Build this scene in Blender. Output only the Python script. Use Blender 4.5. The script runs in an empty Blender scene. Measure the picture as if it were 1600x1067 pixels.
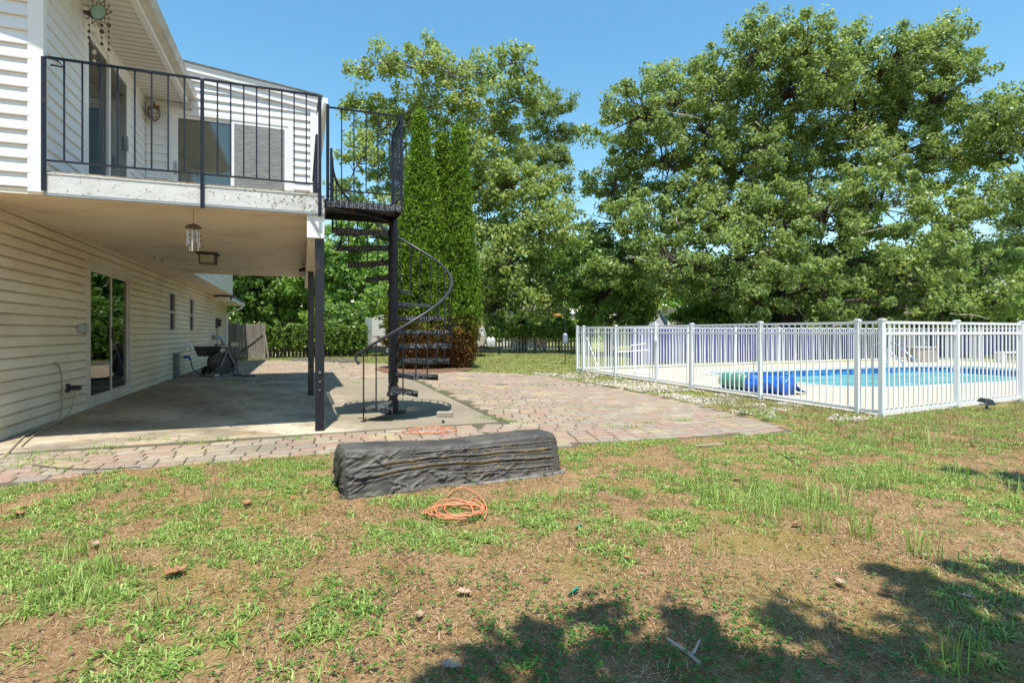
import bpy, math, random
import numpy as np
from mathutils import Vector
random.seed(7)
RG = np.random.default_rng(7)
C = bpy.context.scene.collection
SC = bpy.context.scene
PI = math.pi
# ------------------------------------------------------------------ camera, sky, sun, exposure
FPX = 870.0          # focal length in photograph pixels (1600 wide)
HZ = 518.5           # horizon row
EYE = 1.1
cam_d = bpy.data.cameras.new('camera'); cam = bpy.data.objects.new('camera', cam_d); C.objects.link(cam)
cam.location = (0, 0, EYE); cam.rotation_euler = (PI/2, 0, 0)
cam_d.sensor_width = 36; cam_d.lens = 36*FPX/1600; cam_d.shift_y = -15/1600
cam_d.clip_start = 0.05; cam_d.clip_end = 2000
SC.camera = cam
SUNV = Vector((-0.045, 0.327, -1.0)).normalized()      # the way the sunlight travels
w = bpy.data.worlds.new('World'); SC.world = w; w.use_nodes = True
nt = w.node_tree; nt.nodes.clear()
sky = nt.nodes.new('ShaderNodeTexSky'); sky.sky_type = 'NISHITA'; sky.sun_disc = False
sky.sun_elevation = math.radians(71.7); sky.sun_rotation = math.radians(172)
sky.air_density = 1.3; sky.dust_density = 0.3; sky.ozone_density = 2.5
bg = nt.nodes.new('ShaderNodeBackground'); bg.inputs['Strength'].default_value = 0.118
out = nt.nodes.new('ShaderNodeOutputWorld')
hs = nt.nodes.new('ShaderNodeHueSaturation'); hs.inputs['Saturation'].default_value = 1.22; hs.inputs['Hue'].default_value = .486; nt.links.new(sky.outputs[0], hs.inputs['Color']); nt.links.new(hs.outputs[0], bg.inputs['Color']); nt.links.new(bg.outputs[0], out.inputs[0])
sd = bpy.data.lights.new('sun', 'SUN'); sd.energy = 4.3; sd.angle = math.radians(0.5); sd.color = (1, .95, .87)
so = bpy.data.objects.new('sun', sd); C.objects.link(so)
so.rotation_euler = SUNV.to_track_quat('-Z', 'Y').to_euler(); so.location = (2, -3, 12)
SC.view_settings.view_transform = 'Standard'; SC.view_settings.look = 'None'
SC.view_settings.exposure = 0.82; SC.view_settings.gamma = 1; SC.view_settings.use_curve_mapping = False
SC.cycles.max_bounces = 7; SC.cycles.transparent_max_bounces = 12; SC.cycles.use_denoising = True
SC.cycles.caustics_reflective = False; SC.cycles.caustics_refractive = False

# ------------------------------------------------------------------ frames: house axes u (right), v (deep)
TH = math.atan2(.3538, .9353); CA, SA = math.cos(TH), math.sin(TH)
def W(u, v, z=0): return (u*CA - v*SA, u*SA + v*CA, z)
def UV(x, y): return (x*CA + y*SA, -x*SA + y*CA)
def G(px, py, z=0):                       # ground point seen at a photograph pixel
    Y = (EYE - z)*FPX/(py - HZ); return ((px - 800)/FPX*Y, Y)
def AT(px, py, Y): return ((px-800)/FPX*Y, Y, EYE + (HZ-py)/FPX*Y)

# ------------------------------------------------------------------ materials
def _mix(nt, fac, a, b):
    m = nt.nodes.new('ShaderNodeMix'); m.data_type = 'RGBA'
    for s, v in ((m.inputs[0], fac), (m.inputs[6], a), (m.inputs[7], b)):
        if hasattr(v, 'links'): nt.links.new(v, s)
        elif isinstance(v, (int, float)): s.default_value = v
        else: s.default_value = (*v, 1)
    return m.outputs[2]
def _noise(nt, vec, scale, detail=4, rough=.6, st=(1, 1, 1)):
    mp = nt.nodes.new('ShaderNodeMapping'); mp.inputs['Scale'].default_value = st; nt.links.new(vec, mp.inputs[0])
    n = nt.nodes.new('ShaderNodeTexNoise'); n.inputs['Scale'].default_value = scale; n.inputs['Detail'].default_value = detail
    n.inputs['Roughness'].default_value = rough; nt.links.new(mp.outputs[0], n.inputs['Vector']); return n.outputs['Fac']
def _ramp(nt, fac, a, b, lo=0., hi=1.):
    r = nt.nodes.new('ShaderNodeMapRange'); r.inputs[1].default_value = a; r.inputs[2].default_value = b
    r.inputs[3].default_value = lo; r.inputs[4].default_value = hi; nt.links.new(fac, r.inputs[0]); return r.outputs[0]
def _math(nt, op, a, b=None):
    m = nt.nodes.new('ShaderNodeMath'); m.operation = op
    for s, v in zip(m.inputs, (a, b)):
        if v is None: continue
        if hasattr(v, 'links'): nt.links.new(v, s)
        else: s.default_value = v
    return m.outputs[0]
def mk(name):
    m = bpy.data.materials.new(name); m.use_nodes = True; nt = m.node_tree
    return m, nt, nt.nodes['Principled BSDF']
def mat(name, c1, c2=None, scale=6, rough=.6, metal=0, spec=.5, bump=0, bscale=40, st=(1, 1, 1), layers=(), rvar=0, world=False):
    """layers: (colour, scale, lo, hi, amount, stretch): a noise-masked coat of another colour"""
    m, nt, p = mk(name)
    tc = nt.nodes.new('ShaderNodeTexCoord'); co = tc.outputs['Object']
    if world:
        g = nt.nodes.new('ShaderNodeNewGeometry'); co = g.outputs['Position']
    c2 = c2 or tuple(x*.8 for x in c1)
    col = _mix(nt, _ramp(nt, _noise(nt, co, scale, st=st), .3, .7), c1, c2)
    for (lc, ls, lo, hi, am, lst) in layers:
        f = _math(nt, 'MULTIPLY', _ramp(nt, _noise(nt, co, ls, 6, .65, lst), lo, hi), am)
        col = _mix(nt, f, col, lc)
    nt.links.new(col, p.inputs['Base Color'])
    p.inputs['Roughness'].default_value = rough; p.inputs['Metallic'].default_value = metal
    p.inputs['Specular IOR Level'].default_value = spec
    if rvar: nt.links.new(_ramp(nt, _noise(nt, co, scale*2), .3, .7, rough-rvar, rough+rvar), p.inputs['Roughness'])
    if bump:
        b = nt.nodes.new('ShaderNodeBump'); b.inputs['Strength'].default_value = bump; b.inputs['Distance'].default_value = .02
        nt.links.new(_noise(nt, co, bscale, 5, .65, st), b.inputs['Height']); nt.links.new(b.outputs[0], p.inputs['Normal'])
    return m
def leafmat(name, dark, mid, light, rough=.45, trans=.35, spec=.5, cscale=.7, brown=None):
    m, nt, p = mk(name)
    a = nt.nodes.new('ShaderNodeAttribute'); a.attribute_name = 'rnd'
    g = nt.nodes.new('ShaderNodeNewGeometry')
    f = _math(nt, 'ADD', _math(nt, 'MULTIPLY', a.outputs['Fac'], .6), _math(nt, 'MULTIPLY', _noise(nt, g.outputs['Position'], cscale, 3), .55))
    col = _mix(nt, _ramp(nt, f, .3, .6), dark, mid); col = _mix(nt, _ramp(nt, f, .6, .9), col, light)
    if brown:
        bc, z0, z1 = brown
        s = nt.nodes.new('ShaderNodeSeparateXYZ'); nt.links.new(g.outputs['Position'], s.inputs[0])
        zz = _math(nt, 'ADD', s.outputs[2], _math(nt, 'MULTIPLY', _noise(nt, g.outputs['Position'], 1.6, 5), -1.6))
        col = _mix(nt, _ramp(nt, zz, z0, z1, 1, 0), col, bc)
    nt.links.new(col, p.inputs['Base Color']); p.inputs['Roughness'].default_value = rough
    p.inputs['Specular IOR Level'].default_value = spec
    t = nt.nodes.new('ShaderNodeBsdfTranslucent')
    tcol = _mix(nt, .5, col, (light[0]*1.2, light[1]*1.2, light[2]*.6)); nt.links.new(tcol, t.inputs[0])
    mx = nt.nodes.new('ShaderNodeMixShader'); mx.inputs[0].default_value = trans
    nt.links.new(p.outputs[0], mx.inputs[1]); nt.links.new(t.outputs[0], mx.inputs[2])
    nt.links.new(mx.outputs[0], nt.nodes['Material Output'].inputs[0])
    return m

# ------------------------------------------------------------------ mesh building
class MB:
    def __init__(s): s.v = []; s.f = []; s.a = None
    def add(s, vs, fs):
        n = len(s.v); s.v += [tuple(map(float, q)) for q in vs]; s.f += [tuple(i+n for i in f) for f in fs]; return s
    def box(s, x0, x1, y0, y1, z0, z1):
        return s.add([(x0,y0,z0),(x1,y0,z0),(x1,y1,z0),(x0,y1,z0),(x0,y0,z1),(x1,y0,z1),(x1,y1,z1),(x0,y1,z1)],
              [(0,3,2,1),(4,5,6,7),(0,1,5,4),(1,2,6,5),(2,3,7,6),(3,0,4,7)])
    def bar(s, a, b, wx, wz, up=(0,0,1)):                 # a square bar between two points
        a = Vector(a); b = Vector(b); d = (b-a).normalized(); up = Vector(up)
        if abs(d.dot(up)) > .98: up = Vector((CA, SA, 0)) if s.__dict__.get('wf') else Vector((1, 0, 0))
        r = d.cross(up).normalized(); q = r.cross(d).normalized()
        vs = [p + r*i*wx/2 + q*j*wz/2 for p in (a, b) for i, j in ((-1,-1),(1,-1),(1,1),(-1,1))]
        return s.add(vs, [(0,1,2,3),(7,6,5,4),(0,4,5,1),(1,5,6,2),(2,6,7,3),(3,7,4,0)])
    def tube(s, pts, r, n=8, cap=True):
        pts = [Vector(p) for p in pts]; k = len(pts); rs = r if hasattr(r, '__len__') else [r]*k
        vs = []; nrm = None
        for i, p in enumerate(pts):
            d = (pts[min(i+1, k-1)] - pts[max(i-1, 0)])
            d = d.normalized() if d.length > 1e-9 else Vector((0, 0, 1))
            if nrm is None: nrm = d.cross(Vector((0, 0, 1)) if abs(d.z) < .9 else Vector((1, 0, 0)))
            nrm = nrm - d*nrm.dot(d)
            if nrm.length < 1e-6: nrm = d.cross(Vector((.3, .9, .1)))
            nrm.normalize(); b = d.cross(nrm)
            for j in range(n):
                t = 2*PI*j/n; vs.append(p + (nrm*math.cos(t) + b*math.sin(t))*rs[i])
        fs = [(i*n+j, i*n+(j+1) % n, (i+1)*n+(j+1) % n, (i+1)*n+j) for i in range(k-1) for j in range(n)]
        if cap: fs += [tuple(range(n-1, -1, -1)), tuple((k-1)*n+j for j in range(n))]
        return s.add(vs, fs)
    def lathe(s, prof, c=(0, 0), n=16):
        k = len(prof); vs = [(c[0]+r*math.cos(2*PI*j/n), c[1]+r*math.sin(2*PI*j/n), z) for r, z in prof for j in range(n)]
        fs = [(i*n+j, i*n+(j+1) % n, (i+1)*n+(j+1) % n, (i+1)*n+j) for i in range(k-1) for j in range(n)]
        fs += [tuple(range(n-1, -1, -1)), tuple((k-1)*n+j for j in range(n))]
        return s.add(vs, fs)
    def prism(s, poly, z0, z1):
        n = len(poly); vs = [(x, y, z0) for x, y in poly] + [(x, y, z1) for x, y in poly]
        return s.add(vs, [tuple(range(n-1, -1, -1)), tuple(range(n, 2*n))] + [(i, (i+1) % n, n+(i+1) % n, n+i) for i in range(n)])
    def build(s, name, m, parent=None, smooth=False, bevel=0, base=None):
        return build(name, s.v, s.f, m, parent, smooth, bevel, base)
BASES = {}
def build(name, v, f, m, parent=None, smooth=False, bevel=0, base=None, rnd=None, frame='W'):
    me = bpy.data.meshes.new(name)
    if isinstance(v, np.ndarray):
        nv = len(v); f = np.asarray(f, dtype=np.int32); nf, kk = f.shape
        if base is not None: v = v - np.array(base)
        me.vertices.add(nv); me.vertices.foreach_set('co', v.astype(np.float32).ravel())
        me.loops.add(nf*kk); me.loops.foreach_set('vertex_index', f.ravel())
        me.polygons.add(nf); me.polygons.foreach_set('loop_start', np.arange(0, nf*kk, kk, dtype=np.int32))
        me.update(calc_edges=True)
        if smooth: me.shade_smooth()
    else:
        if base is not None: v = [(x-base[0], y-base[1], z-base[2]) for x, y, z in v]
        me.from_pydata(v, [], f); me.update()
        if smooth: me.shade_smooth()
    if rnd is not None:
        at = me.attributes.new('rnd', 'FLOAT', 'POINT'); at.data.foreach_set('value', np.asarray(rnd, dtype=np.float32))
    me.materials.append(m)
    o = bpy.data.objects.new(name, me); C.objects.link(o)
    if parent is not None:
        o.parent = parent
        if parent.name in BASES: o.location = [-q for q in BASES[parent.name]]
    elif base is not None:
        if frame == 'H': o.location = W(*base); o.rotation_euler = (0, 0, TH)
        else: o.location = base
    if bevel:
        b = o.modifiers.new('bevel', 'BEVEL'); b.width = bevel; b.segments = 2; b.limit_method = 'ANGLE'
    return o
def tag(o, label, cat, group=None):
    o['label'] = label; o['category'] = cat
    if group: o['group'] = group
    return o
def thing(name, label, cat, base, frame='H', group=None):
    """an Empty at the thing's base; children's vertices are given in the frame's own coordinates (H: u, v, z; W: x, y, z)"""
    o = bpy.data.objects.new(name, None); C.objects.link(o); o.empty_display_size = .2
    if frame == 'H': o.location = W(*base); o.rotation_euler = (0, 0, TH)
    else: o.location = base
    BASES[o.name] = base
    return tag(o, label, cat, group)
def single(name, mb, m, label, cat, base, frame='W', group=None, smooth=False, bevel=0):
    o = build(name, mb.v, mb.f, m, None, smooth, bevel, base, frame=frame); return tag(o, label, cat, group)
def kind(o, k): o['kind'] = k; return o
def sm(pts, n=2):
    P = [Vector(p) for p in pts]
    for _ in range(n):
        Q = [P[0]]
        for p, q in zip(P, P[1:]): Q += [p.lerp(q, .25), p.lerp(q, .75)]
        P = Q+[P[-1]]
    return P
# value noise for placing things
_T = RG.random((256, 256))
def vn(x, y, s=1.0, o=0):
    x = np.asarray(x)*s + 37.3*o + 900; y = np.asarray(y)*s + 11.7*o + 900
    i = np.floor(x).astype(int); j = np.floor(y).astype(int); fx = x-i; fy = y-j
    fx = fx*fx*(3-2*fx); fy = fy*fy*(3-2*fy); T = lambda a, b: _T[a % 256, b % 256]
    return (T(i, j)*(1-fx)+T(i+1, j)*fx)*(1-fy) + (T(i, j+1)*(1-fx)+T(i+1, j+1)*fx)*fy
def fbm(x, y, s=1.0, o=0): return (vn(x, y, s, o)*.5 + vn(x, y, s*2.1, o+3)*.3 + vn(x, y, s*4.3, o+5)*.2)
def inpoly(px, py, poly):
    px = np.asarray(px); ins = np.zeros(px.shape, bool); n = len(poly)
    for i in range(n):
        x0, y0 = poly[i]; x1, y1 = poly[(i+1) % n]
        c = ((y0 > py) != (y1 > py)) & (px < (x1-x0)*(py-y0)/((y1-y0) or 1e-9) + x0); ins ^= c
    return ins
def filled(loops, z):                     # polygon with holes -> verts, faces
    import bmesh
    bm = bmesh.new(); ed = []
    for lp in loops:
        vs = [bm.verts.new((x, y, z)) for x, y in lp]
        ed += [bm.edges.new((vs[i], vs[(i+1) % len(vs)])) for i in range(len(vs))]
    bmesh.ops.triangle_fill(bm, use_beauty=True, use_dissolve=False, edges=ed)
    bm.verts.index_update()
    for f in bm.faces:
        f.normal_update()
        if f.normal.z < 0: f.normal_flip()
    r = [tuple(v.co) for v in bm.verts], [tuple(v.index for v in f.verts) for f in bm.faces]; bm.free(); return r
# ------------------------------------------------------------------ palette
M = {}
MOLD = (.05, .045, .03)
M['siding'] = mat('white_vinyl', (.78, .79, .79), (.72, .73, .72), 3, .45, bump=.04, bscale=60, st=(1, 1, .2), layers=[((.52, .47, .36), 1.3, .5, .8, .25, (1, 1, .6))])
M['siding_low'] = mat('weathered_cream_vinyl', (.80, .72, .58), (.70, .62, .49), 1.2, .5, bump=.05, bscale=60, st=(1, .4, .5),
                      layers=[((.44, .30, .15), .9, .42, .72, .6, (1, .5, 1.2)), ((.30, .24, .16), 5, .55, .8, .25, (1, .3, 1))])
def lap_shadow_dirt(m, ex, z0, colr, amt):  # brown line below each lap lip: shadow line painted in, along with dirt
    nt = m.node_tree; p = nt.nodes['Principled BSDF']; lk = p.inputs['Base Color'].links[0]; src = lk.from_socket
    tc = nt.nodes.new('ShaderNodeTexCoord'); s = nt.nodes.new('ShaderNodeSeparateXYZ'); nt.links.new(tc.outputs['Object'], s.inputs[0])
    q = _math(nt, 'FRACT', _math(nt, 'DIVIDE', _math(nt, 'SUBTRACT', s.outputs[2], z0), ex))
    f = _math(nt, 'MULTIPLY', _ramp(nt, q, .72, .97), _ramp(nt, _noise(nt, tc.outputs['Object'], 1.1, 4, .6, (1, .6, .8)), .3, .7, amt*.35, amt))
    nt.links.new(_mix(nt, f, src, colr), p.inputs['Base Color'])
lap_shadow_dirt(M['siding_low'], .115, .03, (.17, .12, .065), 1.)
M['trim'] = mat('white_trim', (.8, .8, .78), (.74, .74, .72), 5, .4)
M['soffit'] = mat('beige_soffit', (.86, .76, .62), (.8, .70, .57), 1.2, .55, layers=[((.38, .29, .20), 1.2, .5, .75, .5, (1, 1, 1))])
M['usoffit'] = mat('pale_soffit', (.72, .70, .66), (.66, .64, .6), 1.2, .55)
M['fascia'] = mat('mildewed_white_paint', (.68, .68, .65), (.56, .56, .53), 5, .55, bump=.12, bscale=25, st=(1, 1, 3),
                  layers=[((.55, .54, .50), 7, .5, .75, .5, (1, 1, 1))])
def fade_mildew(m):
    nt = m.node_tree; p = nt.nodes['Principled BSDF']; src = p.inputs['Base Color'].links[0].from_socket
    tc = nt.nodes.new('ShaderNodeTexCoord'); s = nt.nodes.new('ShaderNodeSeparateXYZ'); nt.links.new(tc.outputs['Object'], s.inputs[0])
    g = _ramp(nt, s.outputs[0], -.6, 1.3); n1 = _noise(nt, tc.outputs['Object'], 34, 7, .75)
    sp = _math(nt, 'MULTIPLY', _ramp(nt, _math(nt, 'ADD', n1, _math(nt, 'MULTIPLY', g, .20)), .59, .63), .9)
    src = _mix(nt, sp, src, (.06, .05, .035))
    st_ = _math(nt, 'MULTIPLY', _ramp(nt, _noise(nt, tc.outputs['Object'], 5, 6, .7), .42, .6), _math(nt, 'MULTIPLY', g, .9))
    nt.links.new(_mix(nt, st_, src, (.34, .31, .24)), p.inputs['Base Color'])
fade_mildew(M['fascia'])
M['roof'] = mat('grey_shingle', (.16, .15, .14), (.1, .1, .09), 20, .9, bump=.4)
M['iron'] = mat('black_painted_iron', (.008, .009, .013), (.014, .015, .02), 12, .42, spec=.35, bump=.1, bscale=60,
                layers=[((.16, .07, .03), 7, .62, .75, .6, (1, 1, .4))], rvar=.1)
M['rail'] = mat('navy_black_rail_paint', (.008, .012, .026), (.014, .018, .032), 14, .45, spec=.3, layers=[((.25, .16, .1), 22, .66, .72, .5, (1, 1, .5))])
M['conc'] = mat('concrete_slab', (.50, .43, .32), (.42, .355, .25), 1.3, .85, bump=.15, bscale=90,
                layers=[((.24, .19, .125), .6, .42, .58, .6, (1, 1, 1)), ((.10, .085, .055), 1.1, .48, .62, .6, (1, 1, 1)), ((.32, .18, .06), 1.7, .54, .66, .5, (1, 1, 1)), ((.08, .07, .05), 9, .54, .66, .5, (1, 1, 1))])
def grime(m):
    nt = m.node_tree; p = nt.nodes['Principled BSDF']; src = p.inputs['Base Color'].links[0].from_socket
    tc = nt.nodes.new('ShaderNodeTexCoord'); s = nt.nodes.new('ShaderNodeSeparateXYZ'); nt.links.new(tc.outputs['Object'], s.inputs[0])
    n = _noise(nt, tc.outputs['Object'], 1.1, 5, .65)
    f = _math(nt, 'MULTIPLY', _ramp(nt, _math(nt, 'ADD', s.outputs[0], _math(nt, 'MULTIPLY', n, 1.8)), .95, 1.5), .8)
    src = _mix(nt, f, src, (.20, .165, .11))
    nt.links.new(src, p.inputs['Base Color'])
grime(M['conc'])
M['pooldeck'] = mat('pale_pool_deck_concrete', (.50, .43, .33), (.42, .36, .27), 1.1, .8, bump=.1, bscale=70, world=True, layers=[((.36, .31, .25), 2.2, .56, .8, .35, (1, 1, 1))])
M['white'] = mat('white_aluminium', (.80, .81, .82), (.76, .77, .78), 4, .35, layers=[((.5, .48, .42), 6, .6, .8, .3, (1, 1, .4))])
M['wood'] = mat('weathered_fence_wood', (.34, .30, .26), (.22, .19, .16), 2.5, .9, bump=.3, bscale=12, st=(6, 6, .6), layers=[((.12, .10, .08), 6, .5, .7, .5, (3, 3, .4))])
M['violetwood'] = mat('violet_boards', (.13, .11, .30), (.08, .07, .20), 2, .7, bump=.2, bscale=10, st=(5, 5, .5))
M['bark'] = mat('dark_bark', (.085, .068, .052), (.045, .036, .028), 6, .95, bump=.6, bscale=12, st=(2, 2, .5))
M['greybark'] = mat('grey_bark', (.20, .17, .14), (.11, .095, .08), 6, .95, bump=.6, bscale=12, st=(2, 2, .5))
M['dead'] = mat('bleached_dead_wood', (.42, .36, .30), (.30, .26, .2), 6, .9)
M['darkroom'] = mat('dark_room', (.035, .032, .03), (.02, .02, .02), 2, .8)
M['glass'] = None
def glass(name, tint, refl, rough=.02):
    m, nt, p = mk(name); N = nt.nodes
    gl = N.new('ShaderNodeBsdfGlossy'); gl.inputs['Roughness'].default_value = rough; gl.inputs[0].default_value = (.9, .95, .95, 1)
    tr = N.new('ShaderNodeBsdfTransparent'); tr.inputs[0].default_value = (*tint, 1)
    lw = N.new('ShaderNodeFresnel'); lw.inputs[0].default_value = 1.5
    f = _ramp(nt, lw.outputs[0], 0, 1, refl, 1.)
    mx = N.new('ShaderNodeMixShader'); nt.links.new(f, mx.inputs[0]); nt.links.new(tr.outputs[0], mx.inputs[1]); nt.links.new(gl.outputs[0], mx.inputs[2])
    nt.links.new(mx.outputs[0], N['Material Output'].inputs[0]); return m
M['glass'] = glass('window_glass', (.6, .64, .62), .10)
M['glass2'] = glass('balcony_door_glass', (.9, .92, .9), .035, .04)
M['darkpane'] = mat('dark_screened_pane', (.018, .022, .035), (.03, .034, .045), 3, .55, spec=.25)
M['screen'] = mat('insect_screen_mesh', (.13, .135, .13), (.30, .31, .30), 9, .7, st=(1, 1, 9), bump=.3, bscale=30)
M['black'] = mat('black_plastic', (.02, .02, .022), (.03, .03, .03), 9, .45)
M['rubber'] = mat('dark_hose_rubber', (.03, .06, .08), (.02, .035, .05), 9, .4)
M['bluepl'] = mat('blue_plastic', (.02, .09, .5), (.02, .07, .4), 9, .35)
M['copper'] = mat('aged_bronze', (.16, .10, .06), (.09, .06, .04), 20, .45, metal=.6)
M['brass'] = mat('dull_brass', (.35, .24, .11), (.2, .14, .08), 20, .4, metal=.8)
M['lampglass'] = mat('seeded_lamp_glass', (.55, .53, .45), (.4, .38, .3), 20, .15)
M['steel'] = mat('galvanised_grey', (.42, .43, .44), (.33, .34, .35), 9, .4, metal=.5)
M['dullgrey'] = mat('dull_grey_box', (.16, .17, .17), (.12, .13, .13), 9, .6)
M['shell'] = mat('pale_shell', (.62, .55, .46), (.48, .4, .33), 30, .35)
M['cordo'] = mat('orange_cord_jacket', (.68, .24, .11), (.60, .19, .09), 12, .45, layers=[((.65, .38, .24), 8, .5, .75, .5, (1, 1, 1))])
M['cordtan'] = mat('tan_cable_jacket', (.42, .34, .22), (.35, .28, .18), 9, .5)
M['curtain'] = mat('brown_curtain', (.06, .045, .035), (.035, .028, .02), 3, .9, st=(1, 14, .1))
M['paleint'] = mat('pale_room', (.42, .41, .36), (.3, .3, .27), 1, .8)
M['brick'] = mat('tan_block', (.36, .30, .22), (.28, .24, .18), 9, .9, bump=.3)

def groove(m, per, z0, colr, amt, axis=1):
    nt = m.node_tree; p = nt.nodes['Principled BSDF']; src = p.inputs['Base Color'].links[0].from_socket
    tc = nt.nodes.new('ShaderNodeTexCoord'); s = nt.nodes.new('ShaderNodeSeparateXYZ'); nt.links.new(tc.outputs['Object'], s.inputs[0])
    q = _math(nt, 'FRACT', _math(nt, 'DIVIDE', _math(nt, 'SUBTRACT', s.outputs[axis], z0), per))
    nt.links.new(_mix(nt, _ramp(nt, q, .84, .90, 0, amt), src, colr), p.inputs['Base Color'])
groove(M['soffit'], .075, 6.34+.02, (.34, .25, .16), .8)
groove(M['usoffit'], .117, 5.95, (.36, .33, .28), .7)

# ------------------------------------------------------------------ ground with the pool's opening
PU0, PU1, PV0, PV1, PR = 9.55, 19.2, 7.35, 12.1, 1.1
POOL = []
for (cu, cv, a0) in ((PU1-PR, PV1-PR, 0), (PU0+PR, PV1-PR, 90), (PU0+PR, PV0+PR, 180), (PU1-PR, PV0+PR, 270)):
    for k in range(9):
        a = math.radians(a0 + k*90/8); POOL.append(W(cu + PR*math.cos(a), cv + PR*math.sin(a))[:2])
SLAB = [(-2.82, 6.27), (2.22, 6.33), (2.36, 13.2), (-2.82, 13.35)]
_pp = [(-90, 782), (200, 739), (400, 724), (530, 712), (700, 716), (880, 704), (1000, 690), (1120, 686), (1252, 678), (1225, 667), (1160, 650), (1100, 635), (1040, 621), (960, 606), (900, 596),
       (850, 588), (800, 584), (740, 581.5), (690, 582), (640, 576), (600, 569), (480, 565), (420, 563.5), (330, 563)]
PAVE = [G(a, b) for a, b in _pp]
PAVE.append(W(-2.83, 24.5)[:2]); PAVE.append(W(-2.83, 5.0)[:2])
SLABW = [W(a, b)[:2] for a, b in SLAB]
FA = (1.82, 15.56); FK = (4.67, 7.03); FB = (16.2, 22.0); FC = (19.1, 14.3)
YARD = [FA, FK, FC, FB]
def ground_mat():
    m, nt, p = mk('dry_lawn_soil'); g = nt.nodes.new('ShaderNodeNewGeometry'); co = g.outputs['Position']
    n = lambda *a, **k: _noise(nt, co, *a, **k)
    c = _mix(nt, _ramp(nt, n(1.4), .35, .65), (.30, .17, .075), (.40, .255, .125))
    c = _mix(nt, _ramp(nt, n(9., 6, .75), .4, .62), c, (.22, .12, .05))
    c = _mix(nt, _math(nt, 'MULTIPLY', _ramp(nt, n(130., 3, .8), .50, .62), .55), c, (.13, .075, .035))
    c = _mix(nt, _ramp(nt, n(70., 5, .85), .49, .62), c, (.50, .36, .20))
    c = _mix(nt, _math(nt, 'MULTIPLY', _ramp(nt, n(2.3, 5), .50, .64), .35), c, (.17, .18, .04))
    c = _mix(nt, _math(nt, 'MULTIPLY', _ramp(nt, n(1.1, 5, .65), .50, .62), .55), c, (.27, .215, .05))
    s = nt.nodes.new('ShaderNodeSeparateXYZ'); nt.links.new(co, s.inputs[0])
    far = _ramp(nt, _math(nt, 'ADD', s.outputs[1], _math(nt, 'MULTIPLY', n(.8), 3.)), 7.5, 12.)
    gr = _mix(nt, _ramp(nt, n(3., 6, .7), .38, .62), (.12, .17, .035), (.26, .27, .085))
    c = _mix(nt, _math(nt, 'MULTIPLY', far, .9), c, gr)
    nt.links.new(c, p.inputs['Base Color']); p.inputs['Roughness'].default_value = .95; p.inputs['Specular IOR Level'].default_value = .15
    b = nt.nodes.new('ShaderNodeBump'); b.inputs['Strength'].default_value = .7; b.inputs['Distance'].default_value = .03
    nt.links.new(n(60., 8, .85), b.inputs['Height']); nt.links.new(b.outputs[0], p.inputs['Normal']); return m
M['ground'] = ground_mat()
hole = [W(u, v)[:2] for u, v in ((PU0-.05, PV0-.05), (PU1+.05, PV0-.05), (PU1+.05, PV1+.05), (PU0-.05, PV1+.05))]
v, f = filled([[(-300, -60), (300, -60), (300, 400), (-300, 400)], hole], 0)
# the near lawn, with real unevenness, joined to the sheet
def hz(x, y):
    x = np.asarray(x, float); y = np.asarray(y, float)
    e = np.clip((y-.2)/.6, 0, 1)*np.clip((9.5-y)/2, 0, 1)*np.clip((9-np.abs(x))/2, 0, 1)
    lawn = ~inpoly(x, y, PAVE) & ~inpoly(x, y, SLABW) & ~inpoly(x, y, YARD)
    return .006 + lawn*e*(.028*fbm(x, y, 1.3) + .016*fbm(x, y, 7, 2))
xs = np.linspace(-9, 9, 241); ys = np.linspace(.2, 9.5, 125); X, Y = np.meshgrid(xs, ys)
Z = hz(X, Y); inside = inpoly(X, Y, YARD)
gv = np.stack([X, Y, Z], -1).reshape(-1, 3); nx = len(xs); n0 = len(v); v += [tuple(q) for q in gv.tolist()]
for j in range(len(ys)-1):
    for i in range(nx-1):
        if not (inside[j, i] or inside[j+1, i+1]):
            a = n0 + j*nx + i; f.append((a, a+1, a+1+nx, a+nx))
kind(build('ground', v, f, M['ground'], smooth=True), 'structure')

# concrete patio slab with joints
mb = MB(); mb.prism(SLAB, -.1, .022)
kind(build('patio_slab', mb.v, mb.f, M['conc'], None, bevel=.008, base=(0, 6.2, 0), frame='H'), 'structure')
# strip of gate walk
v, f = filled([[G(930, 601), G(1030, 598), G(1083, 606.5), G(1040, 610), G(985, 608)]], .016)
kind(build('gate_walk', v, f, M['pooldeck']), 'structure')
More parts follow.
